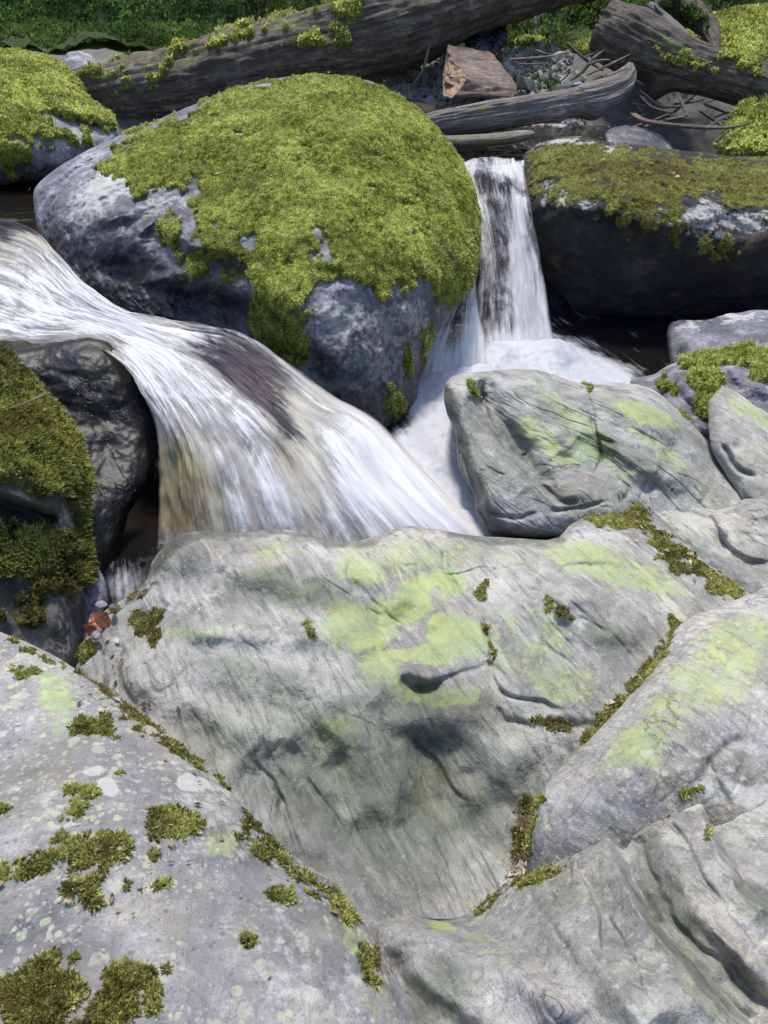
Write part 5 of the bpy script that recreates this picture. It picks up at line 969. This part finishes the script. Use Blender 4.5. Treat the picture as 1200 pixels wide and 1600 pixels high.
scatter_ground('bank_plants', 'dense dark green mossy growth covering the bank at the top left', 'bank growth', -5.5, 4.5, 5.9, 9.0, 80000, .028, bankm, 3, per=4, dens=-.35, width=.5)
scatter_ground('bank_moss', 'patches of moss and small weeds among the rubble at the top right', 'moss', .1, 2.4, 4.9, 6.2, 1500, .03, bankm, 4, per=4, dens=.1)
def gravel():
    rng = np.random.RandomState(9); n = 5200; x = rng.uniform(-.1, 1.08, n); y = rng.uniform(3.95, 5.6, n); z = ground_z(x, y)
    t = (1 + 5 ** .5) / 2; ico = np.array([[-1, t, 0], [1, t, 0], [-1, -t, 0], [1, -t, 0], [0, -1, t], [0, 1, t], [0, -1, -t], [0, 1, -t], [t, 0, -1], [t, 0, 1], [-t, 0, -1], [-t, 0, 1]]) / 1.9
    fc = np.array([[0, 11, 5], [0, 5, 1], [0, 1, 7], [0, 7, 10], [0, 10, 11], [1, 5, 9], [5, 11, 4], [11, 10, 2], [10, 7, 6], [7, 1, 8], [3, 9, 4], [3, 4, 2], [3, 2, 6], [3, 6, 8], [3, 8, 9], [4, 9, 5], [2, 4, 11], [6, 2, 10], [8, 6, 7], [9, 8, 1]])
    r = np.exp(rng.normal(math.log(.018), .5, n)); a = rng.normal(size=(n, 3, 3)); Q_, _ = np.linalg.qr(a)
    sh = ico[None] * rng.uniform(.7, 1.25, (n, 12, 1)) * np.array([1, .75, .5]); V = np.einsum('nij,nkj->nki', Q_, sh) * r[:, None, None] + np.stack([x, y, z + r * .2], -1)[:, None]
    F = (fc[None] + 12 * np.arange(n)[:, None, None]).reshape(-1, 3)
    o = obj('gravel', V.reshape(-1, 3), F, rock_mat('brown_rubble', (.06, .055, .048), (.20, .185, .165), (.42, .40, .37), folamt=.1), smooth=False); tag(o, 'loose grey gravel and broken stones covering the slope above the driftwood', 'gravel', kind='stuff')
gravel()

# ================================================================== THE WOOD ROUND THE STREAM: unseen crowns, plus leaf clumps added to cast shade
def woodland():
    rng = np.random.RandomState(21); C = []
    n = 26000; a = rng.uniform(0, 2 * np.pi, n); r = rng.uniform(8.5, 13, n); z = rng.uniform(.5, 10.5, n)
    x, y = np.cos(a) * r, 2 + np.sin(a) * r
    k = fbm(np.stack([x * .35, y * .35, z * .35], -1), 3) > -.16
    C.append((np.stack([x, y, z], -1)[k], .20))
    # unseen leaf clumps added sunward of each spot to be shaded
    sdv = np.array(sdir)
    for (u, v, d, h, rad, m) in SHADE_CLUMPS:
        c = P(u, v, d) + sdv * h; q_ = rng.normal(size=(m, 3)) * np.array([rad, rad, rad * .35]) * .62; C.append((c + q_, .075))
    parts = []
    for pts, sz in C:
        Nn = rng.normal(size=(len(pts), 3)); Nn /= np.linalg.norm(Nn, axis=1)[:, None]
        V, F = leaves(pts, Nn, np.full(len(pts), sz), rng, per=2, spread=1.0, width=.42); parts.append((V, F, np.repeat(rng.rand(len(pts) * 2), 4)))
    V, F, t = merge(parts); wm = moss_mat('leaf_canopy', (.02, .04, .008), (.05, .09, .02), (.11, .17, .04), brownamt=0, scale=.1)
    o = obj('woodland', V, F, wm, attrs={'tint': t}); tag(o, 'surrounding unseen wood, with leaf clumps added to shade the stream', 'woodland', kind='stuff')
SHADE_CLUMPS = [(600, 1270, 1.3, 5.5, .30, 130), (60, 950, 1.7, 5, .22, 200), (180, 1540, .88, 5, .16, 110), (1050, 1480, .95, 5, .16, 60), (330, 460, 2.5, 6, .22, 150),  # shade targets and the unseen leaf clumps set sunward of them
          (900, 780, 2.0, 6, .22, 100), (1000, 430, 3.1, 6.5, .5, 260), (200, 60, 7.5, 7, 1.0, 160), (700, 30, 4.6, 7, .8, 350), (1100, 150, 4.2, 7, .5, 250), (-100, 200, 4.0, 6, .5, 200), (1100, 0, 6, 7, 1.2, 420), (560, 40, 4.3, 6, .3, 90)]
woodland()

# dead needles, leaf scraps and grit caught along the joints and on the slabs
def litter():
    rng = np.random.RandomState(31); Vs, off = [], 0; Fs = []; T = []
    jobs = [(9, [(160, 960), (185, 1050), (240, 1120)], 16, 70), (9, [(815, 1250), (815, 1330), (790, 1390)], 10, 90), (9, [(930, 1145), (985, 1085), (1050, 1000)], 9, 60), (9, [(900, 815), (960, 800), (1040, 830), (1140, 920)], 18, 60),
            (11, [(755, 1412), (830, 1362), (960, 1302), (1090, 1242)], 9, 110), (12, [(140, 1060), (300, 1180), (400, 1300), (540, 1420), (600, 1500)], 22, 120), (12, [(40, 1380), (150, 1340), (130, 1410), (280, 1290)], 40, 70),
            (12, [(100, 1200), (300, 1450), (500, 1550)], 150, 12), (7, [(740, 600), (800, 690), (900, 790), (1060, 770)], 10, 14), (3, [(850, 235), (1000, 250), (1190, 280)], 30, 60), (1, [(300, 200), (500, 300), (650, 350)], 130, 60)]
    for sd_, line, w, n in jobs:
        fr, nm, q, F1 = SURF[sd_]; l = catmull(np.array(line, float), 60)
        tgt = l[rng.randint(0, 60, n)] + rng.normal(size=(n, 2)) * w
        idx = np.array([np.argmin(((q - t) ** 2).sum(1)) for t in tgt]); C = fr[idx] + nm[idx] * (.004 if sd_ not in (1, 3) else .016); N_ = nm[idx]
        dist_ = np.linalg.norm(C - np.array([0, 0, CAMZ]), axis=1)
        r = rng.normal(size=(n, 3)); t = r - (r * N_).sum(1)[:, None] * N_; t /= np.linalg.norm(t, axis=1)[:, None]; t = t + N_ * rng.normal(0, .15, n)[:, None]; b = np.cross(N_, t)
        L = rng.uniform(.005, .016, n) * np.clip(dist_ / 1.3, .8, 1.8); Wd = L * rng.choice([.05, .08, .14, .3], n)
        V = C[:, None] + LEAF[None, :, 0, None] * 2 * (b * Wd[:, None])[:, None] + (LEAF[None, :, 2, None] - .5) * (t * L[:, None])[:, None] + np.array([0, 1, 0, 1])[None, :, None] * (N_ * (Wd * .25)[:, None])[:, None]
        Vs.append(V.reshape(-1, 3)); Fs.append(np.arange(n * 4).reshape(n, 4) + off); off += n * 4; T.append(np.repeat(rng.rand(n), 4))
    k = NT('dead_litter'); k.set('Base Color', k.ramp(k.attr('tint'), [(.0, (.03, .02, .012)), (.5, (.12, .07, .035)), (.8, (.28, .19, .10)), (1.0, (.45, .40, .28))])); k.set('Roughness', .8)
    o = obj('leaf_litter', np.vstack(Vs), np.vstack(Fs), k.m, attrs={'tint': np.concatenate(T)}); tag(o, 'dead needles and brown leaf scraps caught in the joints and moss of the rocks', 'litter', kind='stuff')
litter()
